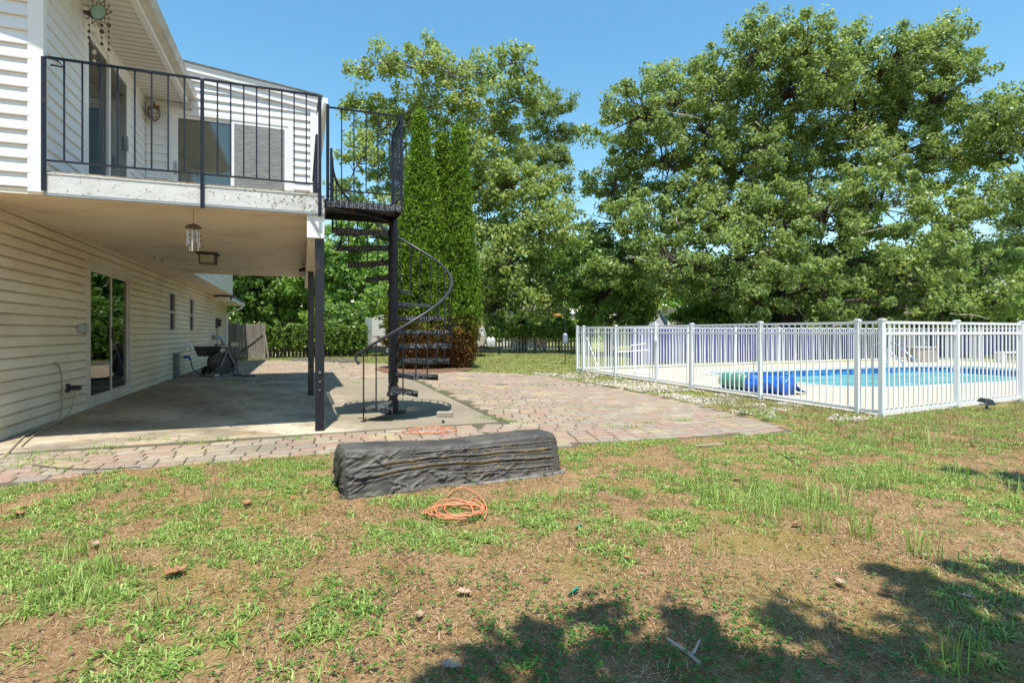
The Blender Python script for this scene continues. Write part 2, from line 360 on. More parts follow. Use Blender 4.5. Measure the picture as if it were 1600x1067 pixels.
# paver field: bedding sheet and single stones (all one paved surface)
M['bed'] = mat('mossy_joint_sand', (.10, .08, .05), (.07, .075, .03), 3, .95, bump=.5, world=True)
v, f = filled([PAVE], .010)
kind(build('paver_bed', v, f, M['bed']), 'structure')
def paver_mat():
    m, nt, p = mk('tumbled_pavers'); g = nt.nodes.new('ShaderNodeNewGeometry'); co = g.outputs['Position']
    a = nt.nodes.new('ShaderNodeAttribute'); a.attribute_name = 'rnd'; r = nt.nodes.new('ShaderNodeValToRGB'); nt.links.new(a.outputs['Fac'], r.inputs[0])
    el = r.color_ramp.elements; el[0].color = (.31, .245, .17, 1); el[1].color = (.40, .33, .235, 1)
    for q, cc in ((.2, (.33, .215, .16)), (.35, (.27, .235, .19)), (.5, (.36, .28, .20)), (.65, (.34, .22, .165)), (.82, (.30, .27, .21))):
        e = el.new(q); e.color = (*cc, 1)
    c = _mix(nt, _math(nt, 'MULTIPLY', _ramp(nt, _noise(nt, co, 22, 5, .7), .38, .62), .6), r.outputs[0], (.19, .15, .11))
    c = _mix(nt, _math(nt, 'MULTIPLY', _ramp(nt, _noise(nt, co, .7, 5, .6), .55, .68), .6), c, (.17, .15, .10))
    c = _mix(nt, _math(nt, 'MULTIPLY', _ramp(nt, _noise(nt, co, 1.1, 4, .6, (1, 1.3, 1)), .56, .66), .55), c, (.42, .34, .17))
    nt.links.new(c, p.inputs['Base Color']); p.inputs['Roughness'].default_value = .9; p.inputs['Specular IOR Level'].default_value = .2
    b = nt.nodes.new('ShaderNodeBump'); b.inputs['Strength'].default_value = .5; b.inputs['Distance'].default_value = .01
    nt.links.new(_noise(nt, co, 60, 5, .7), b.inputs['Height']); nt.links.new(b.outputs[0], p.inputs['Normal']); return m
M['pavers'] = paver_mat()
V = []; F = []; R = []
def stone(c4, h, r):
    c = [sum(q[0] for q in c4)/4, sum(q[1] for q in c4)/4]; n = len(V)
    dz = [h + random.uniform(-.002, .002) for _ in range(4)]
    for q in c4: V.append((q[0], q[1], .006))
    for q, d in zip(c4, dz): V.append((q[0], q[1], d-.005))
    for q, d in zip(c4, dz):
        dx, dy = c[0]-q[0], c[1]-q[1]; L = math.hypot(dx, dy); V.append((q[0]+dx/L*.010, q[1]+dy/L*.010, d))
    for i in range(4):
        j = (i+1) % 4; F.append((n+i, n+j, n+4+j, n+4+i)); F.append((n+4+i, n+4+j, n+8+j, n+8+i))
    F.append((n+8, n+9, n+10, n+11)); R.extend([r]*12)
def okp(c4, ring):
    xs = np.array([q[0] for q in c4]); ys = np.array([q[1] for q in c4])
    return inpoly(xs, ys, PAVE).all() and not inpoly(xs, ys, SLABX).any()
SLABX = [W(a, b)[:2] for a, b in ((-2.8, 6.24), (2.25, 6.3), (2.39, 13.23), (-2.8, 13.38))]
cx, cy = G(783, 602)
RINGMAX = 40
def region_ring(x, y):
    u, v_ = UV(x, y); return not (v_ < 6.3 and u < 1.9) and not (u < 1.2 and v_ > 13)
for i in range(1, 60):
    r0 = .16*i; r1 = r0 + .145; k = max(6, int(2*PI*(r0+.08)/.215)); off = random.random()
    for j in range(k):
        a0 = 2*PI*(j+off)/k; a1 = 2*PI*(j+1+off)/k - .014/(r0+.08)
        c4 = [(cx+r*math.cos(a)+random.uniform(-.003, .003), cy+r*math.sin(a)+random.uniform(-.003, .003)) for r, a in ((r0, a0), (r1, a0), (r1, a1), (r0, a1))][::-1]
        m_ = (sum(q[0] for q in c4)/4, sum(q[1] for q in c4)/4)
        if region_ring(*m_) and okp(c4, 1):
            rr = random.random(); stone(c4, .022 + .004*float(vn(m_[0], m_[1], 1.2, 4)), rr if i > 9 else .2+.45*rr)
u = -9.
rowi = 0; vv = 3.8
while vv < 25:
    u = -3.2 + random.random()*.2
    while u < 3.5:
        L = random.choice((.15, .21, .21, .24)); c4h = [(u, vv), (u+L-.014, vv), (u+L-.014, vv+.146), (u, vv+.146)]
        c4 = [W(a + .12*math.sin(b*.9) + random.uniform(-.003, .003), b + .05*math.sin(a*1.3) + random.uniform(-.003, .003))[:2] for a, b in c4h]; u += L
        m_ = (sum(q[0] for q in c4)/4, sum(q[1] for q in c4)/4)
        if not region_ring(*m_) and okp(c4, 0): stone(c4, .022 + .006*float(vn(m_[0], m_[1], 1.2, 4)), random.random())
    vv += .158
kind(build('paved_patio', np.array(V), np.array(F), M['pavers'], rnd=R), 'structure')

# pool deck, basin, water
v, f = filled([YARD, POOL], .03)
dk = kind(build('pool_deck', v, f, M['pooldeck']), 'structure')
mb = MB(); n = len(YARD)
for i in range(n):
    a, b = YARD[i], YARD[(i+1) % n]; mb.add([(*a, 0), (*b, 0), (*b, .03), (*a, .03)], [(0, 1, 2, 3)])
kind(build('pool_deck_edge', mb.v, mb.f, M['pooldeck']), 'structure')
def liner():
    m, nt, p = mk('patterned_pool_liner'); g = nt.nodes.new('ShaderNodeNewGeometry'); co = g.outputs['Position']
    s = nt.nodes.new('ShaderNodeSeparateXYZ'); nt.links.new(co, s.inputs[0])
    vo = nt.nodes.new('ShaderNodeTexVoronoi'); vo.inputs['Scale'].default_value = 9; nt.links.new(co, vo.inputs['Vector'])
    c = _mix(nt, _ramp(nt, vo.outputs['Distance'], .2, .6), (.06, .36, .66), (.015, .09, .36))
    lo = _mix(nt, _ramp(nt, _noise(nt, co, 5, 5), .4, .6), (.10, .42, .48), (.05, .28, .38))
    c = _mix(nt, _ramp(nt, s.outputs[2], -.42, -.40), lo, c)
    nt.links.new(c, p.inputs['Base Color']); p.inputs['Roughness'].default_value = .4; return m
M['liner'] = liner()
mb = MB(); n = len(POOL)
for i in range(n):
    a, b = POOL[i], POOL[(i+1) % n]
    mb.add([(*a, -1.3), (*a, .028), (*b, .028), (*b, -1.3)], [(0, 1, 2, 3)])
mb.add([(*q, -1.3) for q in POOL], [tuple(range(n))])
kind(build('pool_basin', mb.v, mb.f, M['liner']), 'structure')
def water():
    m, nt, p = mk('pool_water'); N = nt.nodes; g = N.new('ShaderNodeNewGeometry')
    gl = N.new('ShaderNodeBsdfGlossy'); gl.inputs['Roughness'].default_value = .08
    tr = N.new('ShaderNodeBsdfTransparent'); tr.inputs[0].default_value = (.30, .80, .82, 1)
    b = N.new('ShaderNodeBump'); b.inputs['Strength'].default_value = .8; b.inputs['Distance'].default_value = .05
    nt.links.new(_noise(nt, g.outputs['Position'], 5, 5), b.inputs['Height']); nt.links.new(b.outputs[0], gl.inputs['Normal'])
    df = N.new('ShaderNodeBsdfDiffuse'); nt.links.new(_mix(nt, _ramp(nt, _noise(nt, g.outputs['Position'], 1.3, 6, .7, (1, 2.5, 1)), .38, .62), (.09, .42, .46), (.34, .76, .72)), df.inputs[0])
    m1 = N.new('ShaderNodeMixShader'); m1.inputs[0].default_value = .6; nt.links.new(tr.outputs[0], m1.inputs[1]); nt.links.new(df.outputs[0], m1.inputs[2])
    mx = N.new('ShaderNodeMixShader'); mx.inputs[0].default_value = .38
    nt.links.new(m1.outputs[0], mx.inputs[1]); nt.links.new(gl.outputs[0], mx.inputs[2]); nt.links.new(mx.outputs[0], N['Material Output'].inputs[0]); return m
M['water'] = water()
mb = MB(); mb.add([(*q, -.18) for q in POOL], [tuple(range(n))])
kind(build('pool_water', mb.v, mb.f, M['water']), 'structure')
# white coping
mb = MB(); cu_, cv_ = (PU0+PU1)/2, (PV0+PV1)/2; cwx, cwy, _ = W(cu_, cv_)
for i in range(n):
    a, b = POOL[i], POOL[(i+1) % n]
    def o_(q, d): dx, dy = q[0]-cwx, q[1]-cwy; L = math.hypot(dx, dy); return (q[0]+dx/L*d, q[1]+dy/L*d)
    A0, A1, B0, B1 = o_(a, -.02), o_(a, .12), o_(b, -.02), o_(b, .12)
    mb.add([(*A0, .055), (*A1, .055), (*B1, .055), (*B0, .055), (*A0, -.02), (*B0, -.02), (*A1, .03), (*B1, .03)], [(0, 3, 2, 1)[::-1], (4, 0, 3, 5)[::-1], (1, 6, 7, 2)[::-1]])
kind(build('pool_coping', mb.v, mb.f, mat('white_coping', (.74, .73, .7), (.68, .67, .63), 5, .5)), 'structure')

# ------------------------------------------------------------------ the house
def siding(mb, plane, a0, a1, z0, z1, sgn, holes=(), ex=.115, d=.018, zlim=None):
    """lapped siding. plane: ('u', U) runs along v, ('v', V) runs along u; sgn: outward sign; holes: (a0,a1,z0,z1)"""
    ax, P = plane; z = z0
    def put(a, zz, off): q = P + sgn*off; return (q, a, zz) if ax == 'u' else (a, q, zz)
    while z < z1 - 1e-6:
        zt = min(z+ex, z1); cuts = sorted({z, zt, *[h for H in holes for h in (H[2], H[3]) if z < h < zt]})
        for q0, q1 in zip(cuts, cuts[1:]):
            iv = [(a0, a1)]
            for H in holes:
                if H[2] < q1-1e-6 and H[3] > q0+1e-6:
                    iv = [s_ for (p0, p1) in iv for s_ in ((p0, min(p1, H[0])), (max(p0, H[1]), p1)) if s_[1]-s_[0] > 1e-4]
            o0 = d*(1-(q0-z)/ex); o1 = d*(1-(q1-z)/ex)
            # a small double curve like vinyl: one mid row
            for p0, p1 in iv:
                if zlim: 
                    p1 = min(p1, zlim(q1))
                    if p1 <= p0: continue
                if abs(q0-z) < 1e-6:
                    mb.add([put(p0, q0, 0), put(p1, q0, 0), put(p1, q0, d), put(p0, q0, d)], [(0, 1, 2, 3)])
                    mb.add([put(p0, q0, d), put(p1, q0, d), put(p1, q0+.012, d*1.05), put(p0, q0+.012, d*1.05)], [(0, 1, 2, 3)])
                    mb.add([put(p0, q0+.012, d*1.05), put(p1, q0+.012, d*1.05), put(p1, q1, o1), put(p0, q1, o1)], [(0, 1, 2, 3)])
                else:
                    mb.add([put(p0, q0, o0), put(p1, q0, o0), put(p1, q1, o1), put(p0, q1, o1)], [(0, 1, 2, 3)])
        z = zt
UW = -2.81      # lower wall
UU = -2.25      # upper wall
house = thing('house', 'two-storey house clad in white lapped siding with an overhanging upper floor', 'house', (UW, 15, 0))
D1 = (9.36, 11.45, .03, 2.085)           # patio door opening in v, z
WN = [(14.5, 15.15, 1.1, 2.02), (16.95, 17.6, 1.1, 2.02)]
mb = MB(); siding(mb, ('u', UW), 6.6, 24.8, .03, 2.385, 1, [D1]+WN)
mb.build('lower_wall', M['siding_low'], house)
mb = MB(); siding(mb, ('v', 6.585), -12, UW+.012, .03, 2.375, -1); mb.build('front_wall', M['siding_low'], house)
mb = MB(); mb.box(-12, -4.6, 6.6, 24.8, 0, 2.3); mb.box(-4.7, UW-.12, 6.6, 24.8, 0, .02); mb.box(-4.6, UW-.02, 24.7, 24.8, 0, 2.36); mb.box(-4.6, UW-.02, 6.6, 6.7, 0, 2.36)
mb.box(-4.6, UW-.12, 6.7, 24.7, 2.3, 2.36)
mb.build('interior', M['darkroom'], house)
mb = MB()
mb.box(UW-.06, UW-.002, 6.61, D1[0], 0, 2.36); mb.box(UW-.06, UW-.002, D1[1], WN[0][0], 0, 2.36); mb.box(UW-.06, UW-.002, WN[0][1], WN[1][0], 0, 2.36); mb.box(UW-.06, UW-.002, WN[1][1], 24.7, 0, 2.36)
mb.box(UW-.06, UW-.002, D1[0], D1[1], 2.085, 2.36)
for a in WN: mb.box(UW-.06, UW-.002, a[0], a[1], 0, 1.1); mb.box(UW-.06, UW-.002, a[0], a[1], 2.02, 2.36)
mb.build('sheathing', M['darkroom'], house)
mb = MB(); mb.box(UW-.02, UW+.022, 24.72, 24.82, .02, 2.15); mb.box(UW-.02, UW+.012, 6.6, 24.8, 0, .028)
mb.build('corner_trim', M['trim'], house)
# upper storey walls
D2 = (7.42, 9.11, 2.6, 4.585)
mb = MB(); siding(mb, ('u', UU), 6.36, 9.99, 2.56, 4.67, 1, [D2], ex=.13)
mb.build('upper_side_wall', M['siding'], house)
mb = MB(); siding(mb, ('u', UU), 13.9, 21.4, 2.385, 4.67, 1, ex=.13)
mb.build('upper_side_wall', M['siding'], house)
mb = MB(); siding(mb, ('v', 6.34), -6.5, UU-.07, 2.42, 7.0, -1, ex=.13, d=.026)
mb.build('upper_front_wall', M['siding'], house)
mb = MB()
mb.box(UU-.09, UU+.03, 6.315, 6.40, 2.38, 4.67)
mb.build('corner_post', M['trim'], house, bevel=.004)
mb = MB(); mb.box(-6.5, UU-.005, 6.345, 6.42, 2.40, 7); mb.box(UU-.06, UU-.002, 6.42, D2[0], 2.4, 4.7); mb.box(UU-.06, UU-.002, D2[1], 21.39, 2.4, 4.7); mb.box(UU-.06, UU-.002, D2[0], D2[1], 4.585, 4.7)
mb.box(-6.5, -4.4, 6.42, 21.39, 2.42, 4.7); mb.box(-4.4, UU-.06, 21.3, 21.39, 2.42, 4.7); mb.box(-4.4, UU-.06, 6.42, 21.3, 2.40, 2.44)
mb.build('upper_sheathing', M['trim'], house)
mb = MB(); mb.box(-4.3, -4.25, 6.5, 12, 2.45, 4.66)
mb.build('upper_interior', M['paleint'], house)
# wing
D3 = (-1.93, -.137, 2.6, 4.57)
mb = MB(); siding(mb, ('v', 9.99), UU+.02, .16, 2.56, 4.90, -1, [D3], ex=.13, d=.026); siding(mb, ('v', 9.99), UU+.02, -.55, 4.90, 5.03, -1, ex=.13, d=.026); siding(mb, ('v', 9.99), UU+.02, -1.6, 5.03, 5.10, -1, ex=.13, d=.026)
siding(mb, ('u', .20), 10.0, 13.86, 2.4, 4.98, 1, ex=.13)
mb.build('wing_wall', M['siding'], house)
mb = MB(); mb.box(UU, D3[0], 9.995, 10.05, 2.4, 4.9); mb.box(D3[1], .195, 9.995, 10.05, 2.4, 4.9); mb.box(D3[0], D3[1], 9.995, 10.05, 4.57, 4.9); mb.box(UU, -.2, 9.995, 10.05, 4.9, 5.04); mb.box(.14, .195, 10.05, 13.8, 2.4, 4.9); mb.box(UU, .195, 13.8, 13.85, 2.4, 4.9)
mb.build('wing_sheathing', M['trim'], house)
mb = MB(); mb.box(UU, .14, 11.6, 11.65, 2.6, 4.88)
mb.build('wing_interior', M['paleint'], house)
mb = MB(); mb.box(.14, .235, 9.955, 10.03, 2.56, 4.93)
mb.build('corner_post', M['trim'], house, bevel=.004)
# wing shed roof: frieze, rake board and roofing follow a gentle slope
mb = MB()
def slope(u): return 5.065 + (.25-u)*.116
def rake(mb, v0, v1, lo, hi, u0=-2.6, u1=.32):
    a = [(u0, v0, slope(u0)+lo), (u1, v0, slope(u1)+lo), (u1, v1, slope(u1)+lo), (u0, v1, slope(u0)+lo)]; b = [(x, y, z+hi-lo) for x, y, z in a]
    mb.add(a+b, [(0,3,2,1),(4,5,6,7),(0,1,5,4),(1,2,6,5),(2,3,7,6),(3,0,4,7)])
rake(mb, 9.94, 9.985, -.24, -.10, u1=.24); rake(mb, 9.935, 14.0, -.10, -.07); rake(mb, 9.915, 9.938, -.115, -.008); rake(mb, 9.90, 9.915, -.03, .0)
mb.build('rake_board', M['trim'], house)
mb = MB(); rake(mb, 9.89, 14.05, .002, .03, u1=.34); mb.build('wing_roof', M['roof'], house)
mb = MB(); mb.box(.325, .42, 9.895, 14.0, 4.93, 5.04); mb.build('gutter', M['trim'], house, bevel=.01)
mb = MB(); mb.bar((.36, 9.83, 4.94), (.27, 9.93, 4.70), .05, .07); mb.bar((.27, 9.93, 4.72), (.27, 9.93, 2.4), .05, .07)
mb.build('downspout', M['trim'], house)
# main roof: soffit, fascia, gutter, shingles
mb = MB(); mb.box(UU, -1.66, 5.9, 9.90, 4.67, 4.69)
for k in range(34): mb.box(UU+.02, -1.70, 5.95+k*.117, 5.956+k*.117, 4.664, 4.67)
mb.build('soffit', M['usoffit'], house)
mb = MB(); mb.box(-1.68, -1.655, 5.88, 9.93, 4.655, 4.83); mb.box(-1.72, -1.68, 5.88, 9.93, 4.655, 4.669); mb.box(UU-.0, UU+.02, 6.36, 9.98, 4.60, 4.668)
mb.build('eave_fascia', M['trim'], house)
mb = MB(); mb.add([(-1.65, 5.86, 4.72), (-1.56, 5.86, 4.74), (-1.53, 5.86, 4.84), (-1.65, 5.86, 4.84), (-1.65, 9.95, 4.72), (-1.56, 9.95, 4.74), (-1.53, 9.95, 4.84), (-1.65, 9.95, 4.84)], [(0,3,2,1),(4,5,6,7),(0,1,5,4),(1,2,6,5),(2,3,7,6),(3,0,4,7)])
mb.box(-1.72, -1.60, 9.90, 9.97, 4.58, 4.68)
mb.build('gutter', mat('aged_gutter', (.62, .60, .55), (.42, .40, .36), 6, .5), house)
mb = MB()
def rslab(v0, v1):
    pr = [(-1.6, 4.845), (-7, 7.0), (-7, 7.1), (-1.6, 4.93)]
    mb.add([(a, v0, b) for a, b in pr] + [(a, v1, b) for a, b in pr], [(0,1,2,3),(7,6,5,4),(0,4,5,1),(1,5,6,2),(2,6,7,3),(3,7,4,0)])
rslab(5.85, 21.9); mb.box(-12, -7, 5.85, 21.9, 7.0, 7.1)
mb.build('main_roof', M['roof'], house)
mb = MB(); mb.box(UU, -1.66, 13.9, 21.9, 4.67, 4.69); mb.box(-12, UU, 21.4, 21.9, 4.67, 4.69); mb.box(-12, -4.4, 21.35, 21.4, 2.4, 4.7); mb.build('rear_soffit', M['usoffit'], house)
mb = MB(); mb.box(UU-.04, UU+.025, 21.36, 21.44, 2.38, 4.67); mb.build('corner_post', M['trim'], house)
mb = MB(); mb.box(-6, UU-.0, 6.36, 6.9, 2.375, 2.40); mb.box(-6, UU+.02, 6.33, 6.362, 2.36, 2.41)
mb.build('overhang_soffit', M['soffit'], house)
mb = MB(); mb.box(UW, UU+.015, 13.87, 21.42, 2.372, 2.384)
mb.build('overhang_soffit', M['soffit'], house)
# low rear roof over the one-storey end
mb = MB()
for a, b, m_ in ((2.16, 2.19, 'soffit'),): mb.box(-6, UW+.55, 21.5, 25.3, a, b)
mb.box(UW+.02, UW+.5, 21.46, 21.5, 2.16, 2.3)
mb.build('rear_eave_soffit', M['soffit'], house)
mb = MB(); mb.box(UW+.55, UW+.64, 21.45, 25.35, 2.14, 2.27); mb.build('gutter', M['trim'], house, bevel=.01)
mb = MB(); mb.bar((UW+.6, 24.5, 2.15), (UW+.6, 24.5, 2.04), .07, .07); mb.bar((UW+.6, 24.5, 2.06), (UW+.06, 24.6, 1.80), .07, .07); mb.bar((UW+.06, 24.6, 1.84), (UW+.06, 24.6, .1), .07, .07)
mb.build('downspout', M['trim'], house)
mb = MB(); pr = [(UW+.66, 2.28), (-6, 3.3), (-6, 3.36), (UW+.66, 2.34)]
mb.add([(a, 21.45, b) for a, b in pr] + [(a, 25.4, b) for a, b in pr], [(0,1,2,3),(7,6,5,4),(0,4,5,1),(1,5,6,2),(2,6,7,3),(3,7,4,0)])
mb.build('rear_roof', M['roof'], house)

# doors and windows (parts of the house, panes as sub-parts)
def slider(name, plane, a0, a1, z0, z1, sgn, order, handle_at, label=None, tm='trim', gm='glass'):
    ax, P = plane
    def bx(mb, p0, p1, o0, o1, q0, q1):
        lo, hi = sorted((P+sgn*o0, P+sgn*o1))
        mb.box(lo, hi, p0, p1, q0, q1) if ax == 'u' else mb.box(p0, p1, lo, hi, q0, q1)
    mb = MB(); t = .07
    bx(mb, a0, a0+t, -.05, .03, z0, z1); bx(mb, a1-t, a1, -.05, .03, z0, z1); bx(mb, a0+t, a1-t, -.05, .03, z1-t, z1); bx(mb, a0+t, a1-t, -.05, .028, z0, z0+.04)
    bx(mb, a0-.03, a0, 0, .022, z0, z1+.03); bx(mb, a1, a1+.03, 0, .022, z0, z1+.03); bx(mb, a0, a1, 0, .022, z1, z1+.03)
    fr = mb.build(name, M[tm], house, bevel=.003)
    if label: fr['label'] = label
    mid = (a0+a1)/2
    for i, (p0, p1) in enumerate(((a0+t, mid+.03), (mid-.03, a1-t))):
        off = -.02 if i == order else .008
        mb = MB(); s = .055
        bx(mb, p0, p0+s, off-.016, off+.014, z0+.04, z1-t); bx(mb, p1-s, p1, off-.016, off+.014, z0+.04, z1-t)
        bx(mb, p0+s, p1-s, off-.016, off+.014, z0+.04, z0+.16); bx(mb, p0+s, p1-s, off-.016, off+.014, z1-t-s, z1-t)
        mb.build('sash', M[tm], fr, bevel=.002)
        mb = MB(); bx(mb, p0+s, p1-s, off-.004, off+.002, z0+.16, z1-t-s); mb.build('pane', M[gm], fr)
    mb = MB()
    for hz_ in (z0+.95,):
        bx(mb, handle_at-.012, handle_at+.012, .024, .05, hz_, hz_+.2)
    mb.build('handle', M['black'] if tm == 'dtrim' else M['steel'], fr, bevel=.004)
    return fr, bx
M['dtrim'] = mat('cream_door_frame', (.66, .62, .54), (.55, .5, .42), 3, .45)
fr, bx = slider('sliding_door', ('u', UW), *D1, 1, 1, 10.40, 'cream framed patio door at ground level', 'dtrim')
mb = MB()
for k in range(14): bx(mb, 10.52+k*.06, 10.565+k*.06, -.16-.03*(k % 2), -.10-.03*(k % 2), .06, 2.0)
mb.build('curtain', M['curtain'], fr)
fr, bx = slider('sliding_door', ('u', UU), *D2, 1, 0, 8.93, 'narrow-looking balcony door in the side wall', gm='glass2')
mb = MB()
for k in range(10): bx(mb, 7.5+k*.16, 7.655+k*.16, -.12-.015*(k % 2), -.10-.015*(k % 2), 2.65, 4.52)
mb.build('curtain', mat('grey_sheer', (.52, .52, .50), (.38, .38, .37), 3, .9, st=(1, 9, .3)), fr)
fr, bx = slider('sliding_door', ('v', 9.99), *D3, -1, 0, -1.83, 'white balcony door facing the yard', gm='glass2')
mb = MB(); bx(mb, -1.85, -1.02, -.10, -.085, 2.95, 4.5); mb.build('eave_reflection_sheet', mat('tan_reflection_sheet', (.60, .54, .44), (.52, .46, .37), 2, .8), fr)  # added tan sheet brightens the pane, standing in for the mirrored eave
mb = MB(); bx(mb, -1.0, -.25, .016, .02, 2.72, 4.47); mb.build('insect_screen', M['screen'], fr)
for i, (a0, a1, z0, z1) in enumerate(WN):
    mb = MB(); t = .045
    for q in ((a0-.02, a0+t, z0, z1), (a1-t, a1+.02, z0, z1), (a0+t, a1-t, z0-.02, z0+t), (a0+t, a1-t, z1-t, z1+.02)): mb.box(UW-.04, UW+.028, *q)
    mb.box(UW-.03, UW+.01, a0+t, a1-t, (z0+z1)/2-.02, (z0+z1)/2+.02)
    fr = mb.build('window', M['dtrim'], house, bevel=.003)
    mb = MB(); mb.box(UW-.02, UW-.014, a0+t, a1-t, z0+t, z1-t); mb.build('pane', M['darkpane'], fr)
# fittings fixed to the wall
def wallbit(name, mb, m, **k): return mb.build(name, M[m], house, **k)
mb = MB(); mb.box(UW+.012, UW+.07, 9.0, 9.17, 1.09, 1.20); mb.box(UW+.014, UW+.08, 9.17, 9.21, 1.07, 1.22); wallbit('doorbell_box', mb, 'steel', bevel=.004)
mb = MB(); mb.box(UW+.012, UW+.04, 8.61, 8.69, .33, .44); mb.box(UW+.04, UW+.16, 8.63, 8.69, .355, .415); wallbit('outlet', mb, 'black', bevel=.004)
mb = MB(); mb.box(UW+.012, UW+.10, 14.92, 15.2, .02, .60); wallbit('utility_cover', mb, 'dullgrey', bevel=.01)
mb = MB(); mb.box(UW+.012, UW+.05, 16.3, 16.55, .66, .82); mb.tube([(UW+.03, 16.4, .8), (UW+.14, 16.4, .74), (UW+.16, 16.4, .64)], .04, 8); wallbit('dryer_vent', mb, 'trim')
mb = MB(); mb.tube([(UW+.01, 21.0, .92), (UW+.2, 21.0, .92), (UW+.34, 21.0, .86), (UW+.36, 21.0, .62)], .07, 10); wallbit('exhaust_pipe', mb, 'steel', smooth=True)
mb = MB(); mb.box(UW+.012, UW+.09, 22.3, 22.7, 1.30, 1.56); mb.box(UW+.012, UW+.05, 21.8, 22.1, 1.22, 1.58); wallbit('meter_box', mb, 'black')
mb = MB(); mb.tube([(UW+.05, 21.95, 1.25), (UW+.05, 21.95, .05)], .02, 6); mb.tube([(UW+.05, 22.4, 1.3), (UW+.08, 21.6, .9), (UW+.05, 21.2, .05)], .012, 5); wallbit('conduit', mb, 'steel')
mb = MB(); mb.tube([(UW+.01, 16.2, .46), (UW+.12, 16.2, .46), (UW+.16, 16.2, .40)], .035, 8); wallbit('hose_tap', mb, 'bluepl')
mb = MB(); mb.tube(sm([(UW+.16, 16.2, .42), (UW+.2, 16.1, .25), (UW+.3, 15.9, .08), (UW+.6, 15.7, .05), (-1.95, 15.6, .05)]), .014, 6)
tag(mb.build('garden_hose', M['rubber'], base=(UW+.6, 15.7, .03)), 'dark hose running from the blue wall tap to the hose reel', 'hose')
o = bpy.data.objects['garden_hose']; o.location = W(UW+.6, 15.7, .03); o.rotation_euler = (0, 0, TH)
mb = MB(); mb.tube(sm([(UW+.03, 8.2, .72), (UW+.03, 8.28, .74), (UW+.03, 8.42, .62), (UW+.03, 8.45, .42), (UW+.04, 8.45, .3)]), .008, 6); mb.tube(sm([(UW+.1, 8.66, .37), (UW+.1, 8.6, .25), (UW+.16, 8.3, .10), (UW+.14, 7.9, .035), (UW+.10, 7.3, .035), (UW+.3, 6.5, .035), (UW+.45, 5.9, .03)], 3), .009, 6)
mb.tube(sm([(UW+.04, 8.45, .42), (UW+.05, 8.38, .22), (UW+.13, 8.1, .04), (UW+.2, 7.2, .035), (UW+.36, 6.5, .035)], 3), .008, 6)
o = mb.build('power_cable', M['cordtan'], base=(UW+.1, 7.8, .02)); o.location = W(UW+.1, 7.8, .02); o.rotation_euler = (0, 0, TH)
tag(o, 'tan cables plugged into the outlet left of the patio door', 'cable')

# ------------------------------------------------------------------ balcony
balc = thing('balcony', 'white timber balcony on black steel posts with a thin dark metal railing', 'balcony', (-1.0, 8, 0))
VF = 6.34
mb = MB()
N_ = 40
for (a, b) in ((UU+.03, -.93), (-.93, .235)): mb.box(a, b-.002, VF, VF+.04, 2.385, 2.56)
mb.box(.195, .235, VF+.04, 9.94, 2.385, 2.56); mb.box(UU+.03, .24, VF-.006, VF+.03, 2.562, 2.575)
mb.build('fascia', M['fascia'], balc)
mb = MB(); mb.box(UU+.02, .19, VF+.04, 9.98, 2.565, 2.60); mb.build('deck_floor', M['conc'], balc)
mb = MB(); mb.box(UW+.005, .065, VF+.005, 13.86, 2.374, 2.386)
for k in range(int((13.8-VF)/.075)): mb.box(UW+.01, .06, VF+.02+k*.075, VF+.084+k*.075, 2.366, 2.374)
mb.build('ceiling', M['soffit'], balc)
mb = MB(); mb.box(UU+.03, .235, VF+.002, VF+.03, 2.362, 2.384); mb.build('drip_edge', M['steel'], balc)
mb = MB(); mb.box(.068, .225, 6.50, 13.86, 2.12, 2.384); mb.build('side_beam', M['soffit'], balc, bevel=.004)
mb = MB(); mb.box(.055, .235, 6.365, 6.50, 2.11, 2.362); mb.build('beam_cap', M['trim'], balc, bevel=.006)
M['steelpost'] = mat('scuffed_black_post', (.007, .009, .016), (.014, .016, .024), 5, .3, bump=.08, layers=[((.28, .12, .05), 5, .62, .72, .7, (1, 1, .5)), ((.3, .32, .36), 26, .68, .72, .5, (1, 1, .4))])
for i, (a, b, z1) in enumerate(((.187, 6.45, 2.11), (.153, 10.07, 2.12))):
    mb = MB(); r = .048; rd = .018; n = 8
    poly = []
    for (sx, sy, a0) in ((1, 1, 0), (-1, 1, 90), (-1, -1, 180), (1, -1, 270)):
        for k in range(4):
            t = math.radians(a0+k*30); poly.append((a+sx*(r-rd)+rd*math.cos(t), b+sy*(r-rd)+rd*math.sin(t)))
    mb.prism(poly, .022, z1); mb.build('post', M['steelpost'], balc)
    if i == 0:
        for zz, r_ in ((.47, .010), (.56, .011), (.66, .015)):
            mb = MB(); mb.tube([(a-.0, b-.047, zz), (a, b-.062, zz)], r_, 8); mb.build('bolt', M['dullgrey'], balc)
mb = MB(); mb.bar((.075, 6.352, 2.37), (.19, 6.352, 2.17), .012, .012); mb.build('cable_stay', M['steel'], balc)
mb = MB(); mb.box(.24, .33, 9.9, 10.05, 2.16, 2.38); mb.build('junction_box', M['trim'], balc, bevel=.004)
